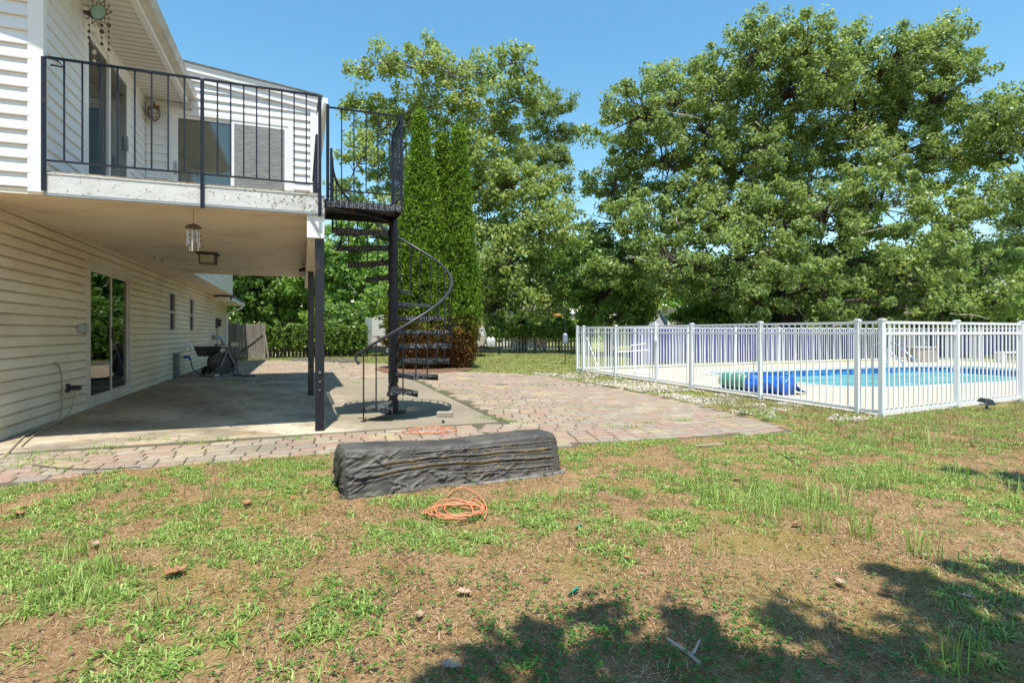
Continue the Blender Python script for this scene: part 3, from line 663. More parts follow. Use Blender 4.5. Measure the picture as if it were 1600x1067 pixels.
# railing
def rail_run(p0, p1, n, ztop, zbot, par, z0=None, skip=()):
    p0 = Vector(p0); p1 = Vector(p1)
    mb = MB(); mb.bar((*p0, ztop), (*p1, ztop), .032, .016); mb.build('top_rail', M['rail'], par)
    mb = MB(); mb.bar((*p0, zbot), (*p1, zbot), .026, .014); mb.build('bottom_rail', M['rail'], par)
    for k in range(1, n+1):
        q = p0.lerp(p1, k/(n+1)); mb = MB(); mb.bar((*q, zbot), (*q, ztop-.006), .013, .013); mb.build('baluster', M['rail'], par)
RV = VF-.02
for pu in (UU+.03, -.93, .185):
    mb = MB(); mb.box(pu-.016, pu+.016, RV-.012, RV+.018, 2.34 if pu > -1 else 2.40, 3.63); mb.build('rail_post', M['rail'], balc)
rail_run((UU+.046, RV), (-.946, RV), 8, 3.63, 2.68, balc)
rail_run((-.914, RV), (.169, RV), 8, 3.63, 2.68, balc)
rail_run((.185, RV+.02), (.185, 6.76), 2, 3.63, 2.68, balc)
rail_run((.185, 7.62), (.185, 9.93), 14, 3.63, 2.68, balc)
mb = MB(); mb.box(.17, .2, 7.59, 7.62, 2.57, 3.64); mb.build('rail_post', M['rail'], balc)
mb = MB(); mb.tube([(UU+.07, RV-.02, 3.615), (UU+.14, RV-.05, 3.60), (UU+.2, RV-.05, 3.54), (UU+.1, RV-.05, 3.545)], .009, 6); mb.build('plant_hook', M['rail'], balc)

# ------------------------------------------------------------------ spiral staircase
NU, NV = 1.151, 7.53; NX, NY, _ = W(NU, NV); SR = .77; RI = .188; ST = 23.5; PT = 2.63
M['tread'] = mat('diamond_plate_steel', (.03, .031, .036), (.05, .05, .058), 10, .36, metal=.3)
def diamond():
    m, nt, p = mk('diamond_tread_plate'); tc = nt.nodes.new('ShaderNodeTexCoord')
    vo = nt.nodes.new('ShaderNodeTexVoronoi'); vo.inputs['Scale'].default_value = 42; vo.inputs['Randomness'].default_value = .55
    mp = nt.nodes.new('ShaderNodeMapping'); mp.inputs['Scale'].default_value = (1, 1, 1.7); nt.links.new(tc.outputs['Object'], mp.inputs[0]); nt.links.new(mp.outputs[0], vo.inputs['Vector'])
    f = _ramp(nt, vo.outputs['Distance'], .30, .42)
    c = _mix(nt, f, (.24, .25, .27), (.010, .011, .014)); nt.links.new(c, p.inputs['Base Color'])
    p.inputs['Roughness'].default_value = .4
    b = nt.nodes.new('ShaderNodeBump'); b.inputs['Strength'].default_value = .6; b.inputs['Distance'].default_value = .008; b.invert = True
    nt.links.new(f, b.inputs['Height']); nt.links.new(b.outputs[0], p.inputs['Normal']); return m
M['diamond'] = diamond()
st = thing('spiral_staircase', 'black iron spiral staircase climbing from the patio slab to the balcony corner', 'staircase', (NX, NY, .02), 'W')
mb = MB(); mb.lathe([(.0, .022), (.17, .022), (.17, .034), (.06, .04), (.055, .06), (.055, 2.60), (.05, 2.62), (0, 2.621)], (NX, NY), 20); mb.build('centre_column', M['iron'], st, smooth=False)
for k in range(14):
    mb = MB(); z = RI*k + RI
    if z < 2.6: mb.lathe([(.068, z-.14), (.068, z+.01)], (NX, NY), 16); mb.build('tread_hub', M['iron'], st)
def pol(a, r, z): t = math.radians(a); return (NX + r*math.cos(t), NY + r*math.sin(t), z)
def cang(k): return 189-(13-k)*ST
for k in range(1, 14):
    c = cang(k); z = RI*k; h = ST/2+2.2
    mb = MB(); ring = [pol(c-h, .06, z), pol(c-h, SR, z), pol(c, SR*1.0, z), pol(c+h, SR, z), pol(c+h, .06, z)]
    n = 5; lo = [(x, y, zz-.008) for x, y, zz in ring]
    mb.add(ring+lo, [tuple(range(n)), tuple(range(2*n-1, n-1, -1))] + [((i+1) % n, i, n+i, n+(i+1) % n) for i in range(n)])
    # down-turned lips at both long edges and the end
    for (a, b, dp) in ((pol(c-h, .06, z), pol(c-h, SR, z), .05), (pol(c+h, .06, z), pol(c+h, SR, z), .075), (pol(c-h, SR, z), pol(c, SR, z), .03), (pol(c, SR, z), pol(c+h, SR, z), .03)):
        mb.bar((a[0], a[1], z-dp/2-.002), (b[0], b[1], z-dp/2-.002), .006, dp)
    mb.build('tread', M['diamond'], st)
def rz(a): return .86 + .82*0 + RI*((a - (cang(1)-ST/2))/ST) + .02     # handrail height along the climb
a_start = cang(1)-ST/2; a_end = 189+ST/2-2
for k in range(27):
    a = a_start + k*ST/2
    if a > a_end+3: break
    step = min(13, max(1, int((a-a_start)/ST)+1)); zt = RI*step - .05
    if k == 0: zt = .022
    mb = MB(); mb.bar(pol(a, SR+.008, zt), pol(a, SR+.008, rz(a)), .014, .014); mb.build('baluster', M['iron'], st)
pts = [pol(a, SR+.008, rz(a)) for a in np.linspace(a_start, a_end, 90)]
e0 = pts[0]; tdir = Vector(pts[0])-Vector(pts[3]); tdir.normalize()
tip = Vector(e0)+tdir*.10
pts = [tuple(tip+Vector((.03, -.01, -.115))), tuple(tip+Vector((.0, -.005, -.085))), tuple(tip+tdir*.02+Vector((0, 0, -.04))), tuple(tip)] + pts
mb = MB(); mb.tube(pts, .0165, 10); mb.build('handrail', mat('worn_grey_handrail', (.045, .045, .055), (.02, .02, .026), 12, .38), st, smooth=True)
mb = MB(); q = pol(a_start, SR+.008, 0); mb.box(q[0]-.03, q[0]+.03, q[1]-.03, q[1]+.03, .0225, .03); mb.build('foot', M['iron'], st)
# platform (house axes): build in world coordinates
def hb(mb, u0, u1, v0, v1, z0, z1):
    c = [W(u0, v0), W(u1, v0), W(u1, v1), W(u0, v1)]
    mb.add([(x, y, z0) for x, y, _ in c]+[(x, y, z1) for x, y, _ in c], [(0,3,2,1),(4,5,6,7),(0,1,5,4),(1,2,6,5),(2,3,7,6),(3,0,4,7)])
mb = MB(); hb(mb, .245, 1.15, 6.77, 7.56, PT-.008, PT); hb(mb, .245, 1.15, 6.77, 6.776, PT-.08, PT-.009); hb(mb, 1.144, 1.15, 6.777, 7.56, PT-.08, PT-.009)
mb.build('platform', M['diamond'], st)
mb = MB(); hb(mb, .25, 1.143, 7.5, 7.53, PT-.09, PT-.0085); hb(mb, .25, .28, 6.78, 7.5, PT-.09, PT-.0085)
a = W(.27, 6.8, PT-.04); b = W(NU, NV, PT-.04); mb.bar(a, b, .03, .06)
mb.build('platform_frame', M['iron'], st)
def wrail(p0, p1, n, zt, zb, posts):
    P0 = W(*p0); P1 = W(*p1)
    mb = MB(); mb.bar((P0[0], P0[1], zt), (P1[0], P1[1], zt), .03, .014); mb.build('top_rail', M['rail'], st)
    mb = MB(); mb.bar((P0[0], P0[1], zb), (P1[0], P1[1], zb), .024, .012); mb.build('bottom_rail', M['rail'], st)
    for k in range(1, n+1):
        t = k/(n+1); x = P0[0]+(P1[0]-P0[0])*t; y = P0[1]+(P1[1]-P0[1])*t
        mb = MB(); mb.bar((x, y, zb), (x, y, zt-.004), .0105, .0105); mb.build('baluster', M['rail'], st)
    for q in posts:
        Q = W(*q); mb = MB(); mb.bar((Q[0], Q[1], PT-.07), (Q[0], Q[1], zt+.03), .028, .028); mb.build('rail_post', M['rail'], st)
wrail((.30, 6.785), (1.135, 6.785), 5, 3.70, 2.75, [(.285, 6.785), (1.135, 6.785)])
wrail((1.135, 6.80), (1.135, 7.47), 6, 3.70, 2.75, [(1.135, 7.50)])
mb = MB(); Q = W(.36, 7.53); mb.bar((Q[0], Q[1], PT-.07), (Q[0], Q[1], 3.46), .026, .026); mb.build('rail_post', M['rail'], st)
# ------------------------------------------------------------------ white aluminium pool fence
def on_line(A, B, px):                    # where the sight line of a pixel column crosses the fence line
    a = (px-800)/FPX; dx, dy = B[0]-A[0], B[1]-A[1]; t = (a*A[1]-A[0])/(dx-a*dy); return (A[0]+dx*t, A[1]+dy*t)
def panel(mb, p, q, z0=.0, zt=1.22, gate=False):
    p = Vector(p); q = Vector(q); L = (q-p).length; d = (q-p)/L; p = p + d*.033; q = q - d*.033
    for z, h in ((zt, .035), (zt-.14, .035), (.085, .035)): mb.bar((*p, z), (*q, z), .026, h)
    n = max(2, round(L/.118)-1)
    for k in range(1, n+1):
        c = p.lerp(q, k/(n+1)); mb.bar((*c, .09), (*c, zt), .016, .016)
def fence(name, label, cat, pts, skip=(), group=None, posts=None, base=None):
    b = pts[0] if base is None else base
    t = thing(name, label, cat, (*b, 0), 'W', group)
    ang = math.atan2(pts[-1][1]-pts[0][1], pts[-1][0]-pts[0][0]); c_, s_ = math.cos(ang), math.sin(ang)
    for i, (x, y) in enumerate(pts):
        if posts is not None and i not in posts: continue
        def pr(r, z0, z1):
            mb.prism([(x+(a*c_-b_*s_)*r, y+(a*s_+b_*c_)*r) for a, b_ in ((-1,-1),(1,-1),(1,1),(-1,1))], z0, z1)
        mb = MB(); pr(.029, .0, 1.245); o = mb.build('post', M['white'], t)
        mb = MB(); pr(.036, 1.245, 1.262); pr(.024, 1.262, 1.27); mb.build('post_cap', M['white'], o)
    for i in range(len(pts)-1):
        if i in skip: continue
        mb = MB(); panel(mb, pts[i], pts[i+1]); mb.build('picket_panel', M['white'], t)
    return t
near = [on_line(FA, FK, q) for q in (902, 912, 962, 1025.5, 1081, 1188, 1340)] + [FK]
fence('pool_fence', 'white picket pool fence side running beside the brick paving with the gate in it', 'fence', near, skip=(3,))
g = thing('pool_gate', 'white picket gate with latch in the pool fence between two taller posts', 'gate', (*near[3], 0), 'W')
mb = MB(); P, Q = Vector(near[3]), Vector(near[4]); d = (Q-P).normalized(); panel(mb, P+d*.02, Q-d*.02); mb.build('picket_panel', M['white'], g)
mb = MB(); a = P+d*.06; mb.bar((*a, .09), (*a, 1.2), .03, .03); a = Q-d*.06; mb.bar((*a, .09), (*a, 1.2), .03, .03); mb.build('gate_frame', M['white'], g)
mb = MB(); a = P+d*.05+Vector((-.05, -.02)); mb.lathe([(.0, .90), (.03, .90), (.035, .93), (.03, 1.0), (0, 1.0)], (a.x, a.y), 10); mb.bar((a.x, a.y, .95), (a.x, a.y, 1.33), .02, .02); mb.build('latch', M['white'], g)
fd = Vector((.893, .449))
front = [tuple(Vector(FK)+fd*s) for s in np.linspace(0, 16.17, 9+1)]
front[1] = on_line(FK, FC, 1495); front[2] = on_line(FK, FC, 1596)
front = front[:3]+[tuple(Vector(front[2])+fd*s*1.85) for s in (1, 2, 3, 4, 5, 6)]+[FC]
fence('pool_fence', 'white picket pool fence side nearest the camera, by the small lawn light', 'fence', front, posts=range(1, len(front)))
def lerp2(a, b, n): return [(a[0]+(b[0]-a[0])*k/n, a[1]+(b[1]-a[1])*k/n) for k in range(n+1)]
bk = lerp2(FA, FB, 8)
fence('pool_fence', 'white picket pool fence side in front of the violet boards', 'fence', bk, posts=range(1, 9))
fence('pool_fence', 'white picket pool fence side at the far right end of the pool', 'fence', lerp2(FB, FC, 4), posts=range(1, 4))
# small brace rod leaning in the corner
o = single('white_pole', MB().tube([(2.35, 15.0, .05), (2.05, 15.3, .95)], .012, 6), M['white'], 'thin white pole leaning inside the left corner of the pool fence', 'pole', (2.35, 15.0, .03))
# towel rack of white pipe
bx_, by_ = AT(1003, 570, 14.2)[:2]
rk = thing('towel_rack', 'white plastic pipe rack standing on the pool deck inside the gate', 'rack', (bx_, by_, .03), 'W')
mb = MB(); mb.tube([(bx_, by_, .06), (bx_, by_, 1.1)], .022, 8); mb.build('pole', M['white'], rk)
mb = MB(); mb.box(bx_-.2, bx_+.2, by_-.12, by_+.12, .031, .10); mb.build('base', M['white'], rk, bevel=.02)
for z, l, r_ in ((1.08, -.08, .3), (.78, -.3, .1), (.62, -.62, .2)):
    mb = MB(); mb.tube([(bx_+l, by_-.02, z-.03), (bx_+r_, by_+.02, z+.02)], .014, 6); mb.build('arm', M['white'], rk)
# boards behind the pool: violet fence
vb = thing('board_fence', 'violet tall board fence behind the far side of the pool', 'fence', (6, 20, 0), 'W')
A_ = Vector(FA)+Vector((.9353, .3538))*3.2+Vector((-.3538, .9353))*2.2; B_ = Vector(FB)+Vector((.9353, .3538))*15+Vector((-.3538, .9353))*2.2
L = (B_-A_).length; d = (B_-A_)/L; nrm = Vector((-d.y, d.x)); mbs = MB(); k = 0; s = 0
while s < L:
    p = A_+d*s; q = A_+d*(s+.135); h = 1.26+random.uniform(-.02, .02)
    mbs.bar((*((p+q)/2), .05), (*((p+q)/2), h), .135, .02) if False else mbs.add([(*p, .04), (*q, .04), (*(q+nrm*.02), .04), (*(p+nrm*.02), .04), (*p, h), (*q, h), (*(q+nrm*.02), h), (*(p+nrm*.02), h)], [(0,3,2,1),(4,5,6,7),(0,1,5,4),(1,2,6,5),(2,3,7,6),(3,0,4,7)])
    s += .145 if k % 7 else .16; k += 1
mbs.build('boards', M['violetwood'], vb)
s = 0
while s < L:
    p = A_+d*s-nrm*.06; mb = MB(); mb.bar((*p, 0), (*p, 1.3), .09, .09); mb.build('post', M['violetwood'], vb); s += 2.4
# storage box and rails by the pool
bx0, by0 = AT(1440, 563, 19.9)[:2]
t = thing('storage_box', 'grey-tan storage box behind the pool by the back fence', 'box', (bx0, by0, .03), 'W')
mb = MB(); mb.box(bx0-.36, bx0+.36, by0-.25, by0+.25, .035, .52); mb.build('body', mat('tan_resin', (.34, .29, .24), (.28, .24, .2), 5, .6), t, bevel=.02)
mb = MB(); mb.box(bx0-.39, bx0+.39, by0-.28, by0+.28, .525, .57); mb.build('lid', mat('pale_resin', (.5, .46, .4), (.45, .4, .35), 5, .6), t, bevel=.015)
M['chrome'] = mat('polished_rail', (.7, .7, .7), (.65, .65, .65), 9, .15, metal=.9)
for i, px in enumerate((1362, 1386)):
    x, y = AT(px, 570, 16.5)[:2]
    mb = MB(); dd = Vector((SA, -CA, 0)); q = Vector((x, y, .03)); mb.tube([q, q+Vector((0, 0, .55)), q+dd*.08+Vector((0, 0, .72)), q+dd*.25+Vector((0, 0, .75)), q+dd*.9+Vector((0, 0, .2)), q+dd*1.0+Vector((0, 0, -.3))], .022, 8)
    single('pool_handrail', mb, M['chrome'], 'bent metal pool entry rail, the %s one of the pair at the steps' % ('left', 'right')[i], 'handrail', (x, y, .03), group='entry rails at the pool steps', smooth=True)
t = single('bench', MB().box(16.9, 18.2, 19.2, 19.5, .36, .42).box(16.95, 17.03, 19.22, 19.48, .03, .36).box(18.05, 18.13, 19.22, 19.48, .03, .36), M['white'], 'low white bench at the far right corner behind the pool', 'bench', (17.5, 19.3, .03))

# solar cover roll: green part and blue folded part
a = Vector((*AT(1131, 600, 10.75)[:2], .19)); b = Vector((*AT(1236, 600, 9.42)[:2], .19)); ax = (b-a).normalized(); sd_ = Vector((-ax.y, ax.x, 0))
t = thing('cover_roll', 'rolled pool cover, green and bright blue, lying on the deck inside the fence', 'pool cover', (*a.xy, .03), 'W')
def roll(p, q, r, wob, nseg, seed, caps=True):
    vs = []; n = 40; p = Vector(p); q = Vector(q)
    for i in range(nseg+1):
        s = i/nseg; c = p.lerp(q, s)
        for j in range(n):
            th = 2*PI*j/n; rr = r*(1+wob*(float(vn(s*6+seed, th*2.2, 1, seed))-.5)) 
            if i in (0, nseg): rr *= .86
            z = max(-.155, math.sin(th)*rr*.88-.015); vs.append(c + sd_*math.cos(th)*rr + Vector((0, 0, z)))
    fs = [(i*n+j, i*n+(j+1) % n, (i+1)*n+(j+1) % n, (i+1)*n+j) for i in range(nseg) for j in range(n)]
    m = MB(); m.add(vs, fs + [tuple(range(n-1, -1, -1)), tuple(nseg*n+j for j in range(n))]); return m
m_ = a.lerp(b, .42)
roll(a, m_, .17, .08, 16, 1).build('green_roll', mat('green_cover', (.07, .24, .16), (.05, .17, .13), 6, .35), t, smooth=True)
roll(m_+ax*.002-Vector((0, 0, .005)), b, .170, .46, 44, 4).build('blue_roll', mat('blue_cover', (.015, .16, .62), (.01, .07, .40), 7, .35, bump=.5, bscale=9), t, smooth=True)
for i in range(3):
    c = a.lerp(m_, .1+.38*i); mb = MB(); vs = [c+sd_*math.cos(q)*.176+Vector((0, 0, max(-.155, math.sin(q)*.176))) for q in np.linspace(-.3, PI+.3, 20)]; mb.tube(vs, .006, 5); mb.build('strap', M['shell'], t)
mb = MB(); V_ = []; F_ = []
n1, n2 = 26, 14
for i in range(n1):
    for j in range(n2):
        s = i/(n1-1); q = j/(n2-1); c = a.lerp(b, .52+.52*s) - sd_*0 + Vector((0, 0, 0)); o_ = -.10-.26*q
        z = .045 + .10*(1-q)**2*float(1) + .07*float(fbm(s*5, q*3, 1.5, 8))*(1-.3*q); V_.append(tuple(c.xy - Vector(sd_.xy)*(-o_)*(-1) ) + (z,)); 
F_ = [(i*n2+j, i*n2+j+1, (i+1)*n2+j+1, (i+1)*n2+j) for i in range(n1-1) for j in range(n2-1)]
mb.add(V_, F_); mb.build('loose_cover', bpy.data.materials['blue_cover'], t, smooth=True)

# ------------------------------------------------------------------ tarp-covered box on the lawn
def tarp():
    fl, fr_, bl, br = (-1.055, 3.56), (.375, 4.25), (-1.24, 3.90), (.20, 4.62)
    nS, nT = 260, 120
    ang = math.atan2(fr_[1]-fl[1], fr_[0]-fl[0]); al = np.array([math.cos(ang), math.sin(ang), 0]); nf = np.array([math.sin(ang), -math.cos(ang), 0])
    def sm(v): return v*v*(3-2*v)
    S, T = np.meshgrid(np.linspace(0, 1, nS), np.linspace(0, 1, nT), indexing='ij')
    L = lambda a, b: np.stack([a[0]+(b[0]-a[0])*S, a[1]+(b[1]-a[1])*S, 0*S+.004], -1)
    f0 = L(fl, fr_); dv = L(bl, br)-f0; h = .318-.018*S+.007*np.sin(S*8+1)-.010*np.sin(PI*S); up = np.stack([0*S, 0*S, h], -1)
    # profile: foot, leaning front, rounded shoulder, crowned top, back
    key = [(0, 0, 0), (.03, .02, .08), (.42, .22, .93), (.435, .24, .97), (.455, .28, 1.0), (.60, .55, 1.02), (.74, .82, 1.0), (.76, .87, .95), (1, 1, 0)]
    kt = [k[0] for k in key]; A_ = np.interp(T, kt, [k[1] for k in key]); B_ = np.interp(T, kt, [k[2] for k in key])
    P = f0 + dv*A_[..., None] + up*B_[..., None]
    # ends round in a little
    e = np.clip(np.minimum(S, 1-S)/.014, 0, 1); e = np.sqrt(1-(1-e)**2); ce = (f0+dv*.5); P = P*1.0; P[..., :2] = ce[..., :2]+(P[..., :2]-ce[..., :2])*(.97+.03*e)[..., None]; P[..., 2] *= .975+.025*e
    # folds: sagging horizontals that wander and diagonal creases running down from them
    wand = .030*np.sin(S*4.6-.4)+.020*(fbm(S*3, S*0, 1.3, 31)-.5)*2 - .030*(1-S)
    dsp = np.zeros_like(S); dirt = np.zeros_like(S)
    def crease(line, w, depth, lip):
        q = T-line; return -depth*np.exp(-(q/w)**2) + lip*np.exp(-((q-w*1.9)/(w*1.5))**2) + lip*.5*np.exp(-((q+w*2.2)/(w*1.8))**2)
    for (base, w, dp, lip, wk, s0, s1) in ((.125, .006, .010, .008, .9, .45, 1), (.225, .008, .024, .014, 1.25, 0, 1), (.305, .007, .017, .012, 1.0, .05, 1), (.375, .006, .009, .008, .6, .25, 1)):
        line = base + wand*wk + .012*(fbm(S*9, S*0, 1., int(base*100))-.5)
        env = np.clip((S-s0)/.06, 0, 1)*np.clip((s1-S)/.06, 0, 1)*np.clip(np.minimum(S, 1-S)/.05, .15, 1); dsp += env*crease(line, w, dp, lip)
        if base > .2: dirt = np.maximum(dirt, env*np.exp(-((T-line-.008)/.007)**2)*np.clip(fbm(S*14, T*20, 1, 5)*3.2-1.0, 0, 1)*(T < .45)*np.where(base > .33, .4, 1))
    ridge = lambda x, y, o: (1-np.abs(2*fbm(x, y, 1, o)-1))
    wp_ = .10*(fbm(S*4, T*2.5, 1, 61)-.5); u_ = S*1.6+wp_; v_ = T*.85+.6*wp_       # roughly metres along and across
    r1 = ridge(u_*2.2+v_*3, v_*11-u_*6, 41)**9; r2 = ridge(u_*6-v_*2, v_*24-u_*13, 43)**7; r3 = ridge(u_*3+v_*9, v_*3-u_*4, 45)**14
    fr = np.clip((.46-T)/.06, 0, 1); back = 1-fr
    dsp += fr*((.011*r1 + .004*r2 + .012*r3)*np.clip(fbm(u_*2.6, v_*3.4, 1, 53)*4.2-1.5, .05, 1.3)) + back*(.003*r1+.002*r2) + .014*(fbm(u_*3, v_*4, 1, 47)-.5)
    dsp += fr*.020*np.exp(-((T-.03)/.02)**2)*(1+np.sin(S*40+4*np.sin(S*9)))*.5
    nn = fr[..., None]*(nf*.93+np.array([0, 0, .33])) + (1-fr)[..., None]*np.where(T[..., None] > .78, -nf, np.array([0, 0, 1.]))
    P = P + nn*(dsp*np.clip(e+.25, 0, 1)*np.clip(T/.015, .3, 1))[..., None]; P[..., 2] = np.maximum(P[..., 2], .003)
    spk = (vn(S*210, T*120, 1, 17) > .80)*(fbm(S*5, T*5, 1, 19)+S*.55 > .84)*(T < .42); dirt = np.maximum(dirt, spk*.5)
    D = list(dirt.ravel()); P = [tuple(q) for q in P.reshape(-1, 3).tolist()]
    F = [(i*nT+j, (i+1)*nT+j, (i+1)*nT+j+1, i*nT+j+1) for i in range(nS-1) for j in range(nT-1)]
    for side in (0, nS-1):
        r0 = side*nT; prev = list(range(r0, r0+nT)); sg = -1 if side == 0 else 1; c = (np.array(P[r0])+np.array(P[r0+nT-1]))/2; c[2] = .12
        for m in range(1, 15):
            cur = []; f = 1-m/14
            for j in range(nT):
                p = np.array(P[r0+j]); q = c+(p-c)*f
                pl = .022*float(ridge(j*.16, m*.10+side, 51))**3 + .030*math.sin(PI*min(1, m/5))*max(0, 1-q[2]/.30)*.6
                q = q+al*sg*pl*min(1, m/2); q[2] = max(q[2], .003); cur.append(len(P)); P.append(tuple(q)); D.append(0)
            for j in range(nT-1):
                qd = (prev[j], prev[j+1], cur[j+1], cur[j]); F.append(qd if side == 0 else qd[::-1])
            prev = cur
    m, nt, p = mk('black_tarpaulin'); a = nt.nodes.new('ShaderNodeAttribute'); a.attribute_name = 'rnd'
    g = nt.nodes.new('ShaderNodeNewGeometry'); co = g.outputs['Position']
    c = _mix(nt, _ramp(nt, _noise(nt, co, 5, 5), .35, .7), (.038, .034, .029), (.095, .084, .07))
    c = _mix(nt, _math(nt, 'MULTIPLY', _ramp(nt, _noise(nt, co, 48, 4, .7), .58, .68), .5), c, (.20, .15, .10))
    c = _mix(nt, _ramp(nt, a.outputs['Fac'], .2, .6), c, (.34, .20, .06))
    nt.links.new(c, p.inputs['Base Color']); nt.links.new(_ramp(nt, a.outputs['Fac'], 0, .5, .6, .9), p.inputs['Roughness'])
    b = nt.nodes.new('ShaderNodeBump'); b.inputs['Strength'].default_value = .35; b.inputs['Distance'].default_value = .006
    nt.links.new(_noise(nt, co, 34, 6, .65, (1, 2, 2)), b.inputs['Height']); nt.links.new(b.outputs[0], p.inputs['Normal'])
    o = build('covered_box', np.array(P), np.array(F), m, smooth=True, base=(-.4, 4.1, .004), rnd=D)
    tag(o, 'long low box wrapped in wrinkled black tarpaulin lying on the lawn', 'tarp box')
    mb = MB(); e = np.array(fr_+(.03,)); mb.tube([e-al*.9+nf*.02, e-al*.4+nf*.03, e-al*.1+nf*.03, e+al*.02+nf*.02+np.array([0, 0, .01])], [.006, .010, .012, .014], 7)
    b = mb.build('hem_tube', mat('silver_hem', (.34, .34, .33), (.06, .06, .06), 9, .5), None); b.parent = o; b.location = (.4, -4.1, -.004)
tarp()

# ------------------------------------------------------------------ cords, brick, small ground things
def gz(x, y): return float(hz(x, y))
def cordcoil(name, label, cx0, cy0, loops, rx, ry, seed, tails=(), r=.0037, rot=.25):
    rr = random.Random(seed); pts = []; n = int(loops*26); offs = [(rr.uniform(-.16, .16)*rx, rr.uniform(-.2, .2)*ry, rr.uniform(.72, 1.1)) for _ in range(12)]
    ph = rr.random()*6
    for i in range(n):
        t = i/26*2*PI; k = i/26
        ax = rx*(.78+.22*math.sin(k*1.1+ph)); ay = ry*(.76+.24*math.cos(k*1.3+ph)); ox = rx*.18*math.sin(k*.9+1); oy = ry*.16*math.cos(k*.8)
        q0 = offs[int(k)]; q1 = offs[int(k)+1]; fk_ = k-int(k); ox += q0[0]+(q1[0]-q0[0])*fk_; oy += q0[1]+(q1[1]-q0[1])*fk_; sc_ = q0[2]+(q1[2]-q0[2])*fk_; ax *= sc_; ay *= sc_
        x, y = ax*math.cos(t)+ox, ay*math.sin(t)+oy; x, y = x*math.cos(rot)-y*math.sin(rot)+cx0, x*math.sin(rot)+y*math.cos(rot)+cy0
        pts.append((x, y, gz(x, y)+.02+.014*rr.random()+.004*(i//26)))
    for q in tails:
        pts = [(*p, gz(*p)+.022) for p in q] + pts
    # smooth
    P = [Vector(p) for p in pts]
    for _ in range(2):
        Q = [P[0]]
        for a, b in zip(P, P[1:]): Q += [a.lerp(b, .25), a.lerp(b, .75)]
        P = Q+[P[-1]]
    mb = MB(); mb.tube(P[::2], r, 6); return single(name, mb, M['cordo'], label, 'cord', (cx0, cy0, .01), smooth=True)
c0 = G(718, 812)
tail = [G(757, 822), G(762, 808), G(757, 796), G(748, 785), G(736, 776), G(722, 773), G(706, 777), G(697, 790), G(700, 803)]
cordcoil('extension_cord', 'orange extension cord coiled loosely on the grass in front of the black tarp', c0[0], c0[1], 6.2, .21, .18, 3, [tail])
c1 = G(668, 674)
o = cordcoil('extension_cord', 'orange cord loops lying on the paving just behind the black tarp', c1[0], c1[1]-.1, 4, .30, .26, 9)
bx_, by_ = G(695, 654)
single('concrete_block', MB().box(bx_-.10, bx_+.10, by_-.04, by_+.07, .022, .085), M['brick'], 'small tan block lying on the slab right of the stair foot', 'block', (bx_, by_, .022), bevel=.006)
bx_, by_ = G(692.5, 663.5)
single('rubber_ball', MB().lathe([(0, .022), (.014, .026), (.02, .04), (.014, .054), (0, .058)], (bx_, by_), 10), M['black'], 'tiny black ball on the slab in front of the tan block', 'ball', (bx_, by_, .022), smooth=True)
# solar lawn light
x, y = G(1541, 645)
t = thing('lawn_light', 'small black lawn spotlight on a stake in front of the white fence', 'lamp', (x, y, 0), 'W')
z = gz(x, y)
mb = MB(); mb.tube([(x-.02, y, z-.02), (x+.02, y, .12)], .016, 8); mb.build('stake', M['black'], t)
mb = MB(); mb.add([(x-.075, y-.07, .14), (x+.085, y-.07, .115), (x+.085, y+.07, .125), (x-.075, y+.07, .15), (x-.045, y-.05, .20), (x+.05, y-.05, .185), (x+.05, y+.05, .19), (x-.045, y+.05, .205)], [(0,3,2,1),(4,5,6,7),(0,1,5,4),(1,2,6,5),(2,3,7,6),(3,0,4,7)]); mb.build('head', M['black'], t, bevel=.006)
mb = MB(); mb.box(x-.06, x+.08, y-.05, y+.05, .105, .122); mb.build('lens', M['lampglass'], t, bevel=.004)
# thin black drip hose in the grass
pts = [G(50, 733), G(90, 738), G(150, 741), G(220, 742)]
single('irrigation_tube', MB().tube([(*q, gz(*q)+.03) for q in pts], .004, 6), M['black'], 'thin dark tube lying across the paving at left', 'tube', (*pts[0], .02))
pts = [G(1200, 702), G(1222, 717), G(1250, 735), G(1268, 746)]
single('irrigation_tube', MB().tube([(*q, gz(*q)+.008) for q in pts], .004, 6), M['black'], 'thin dark tube half hidden in the grass right of the paving', 'tube', (*pts[0], .02))
M['greenpl'] = mat('green_plastic', (.01, .30, .18), (.01, .22, .14), 9, .5)
for (px, py, lab) in ((897, 939, 'green plastic scrap lying at the edge of the tree shade'), (905, 833, 'green plastic scrap half buried in the bright grass'), (874, 704, 'blue-green scrap in the grass beside the right end of the tarp')):
    x, y = G(px, py); z = gz(x, y)+.012
    single('plastic_scrap', MB().add([(x-.03, y-.02, z), (x+.01, y+.02, z+.012), (x+.03, y+.03, z+.004), (x+.012, y+.0, z+.014), (x-.02, y-.03, z+.008)], [(0, 1, 2, 3, 4)]).add([(x-.03, y-.02, z-.004), (x-.02, y-.03, z+.002), (x+.012, y, z+.008), (x+.03, y+.03, z-.002), (x+.01, y+.02, z+.006)], [(0, 1, 2, 3, 4)]), M['greenpl'], lab, 'litter', (x, y, z))
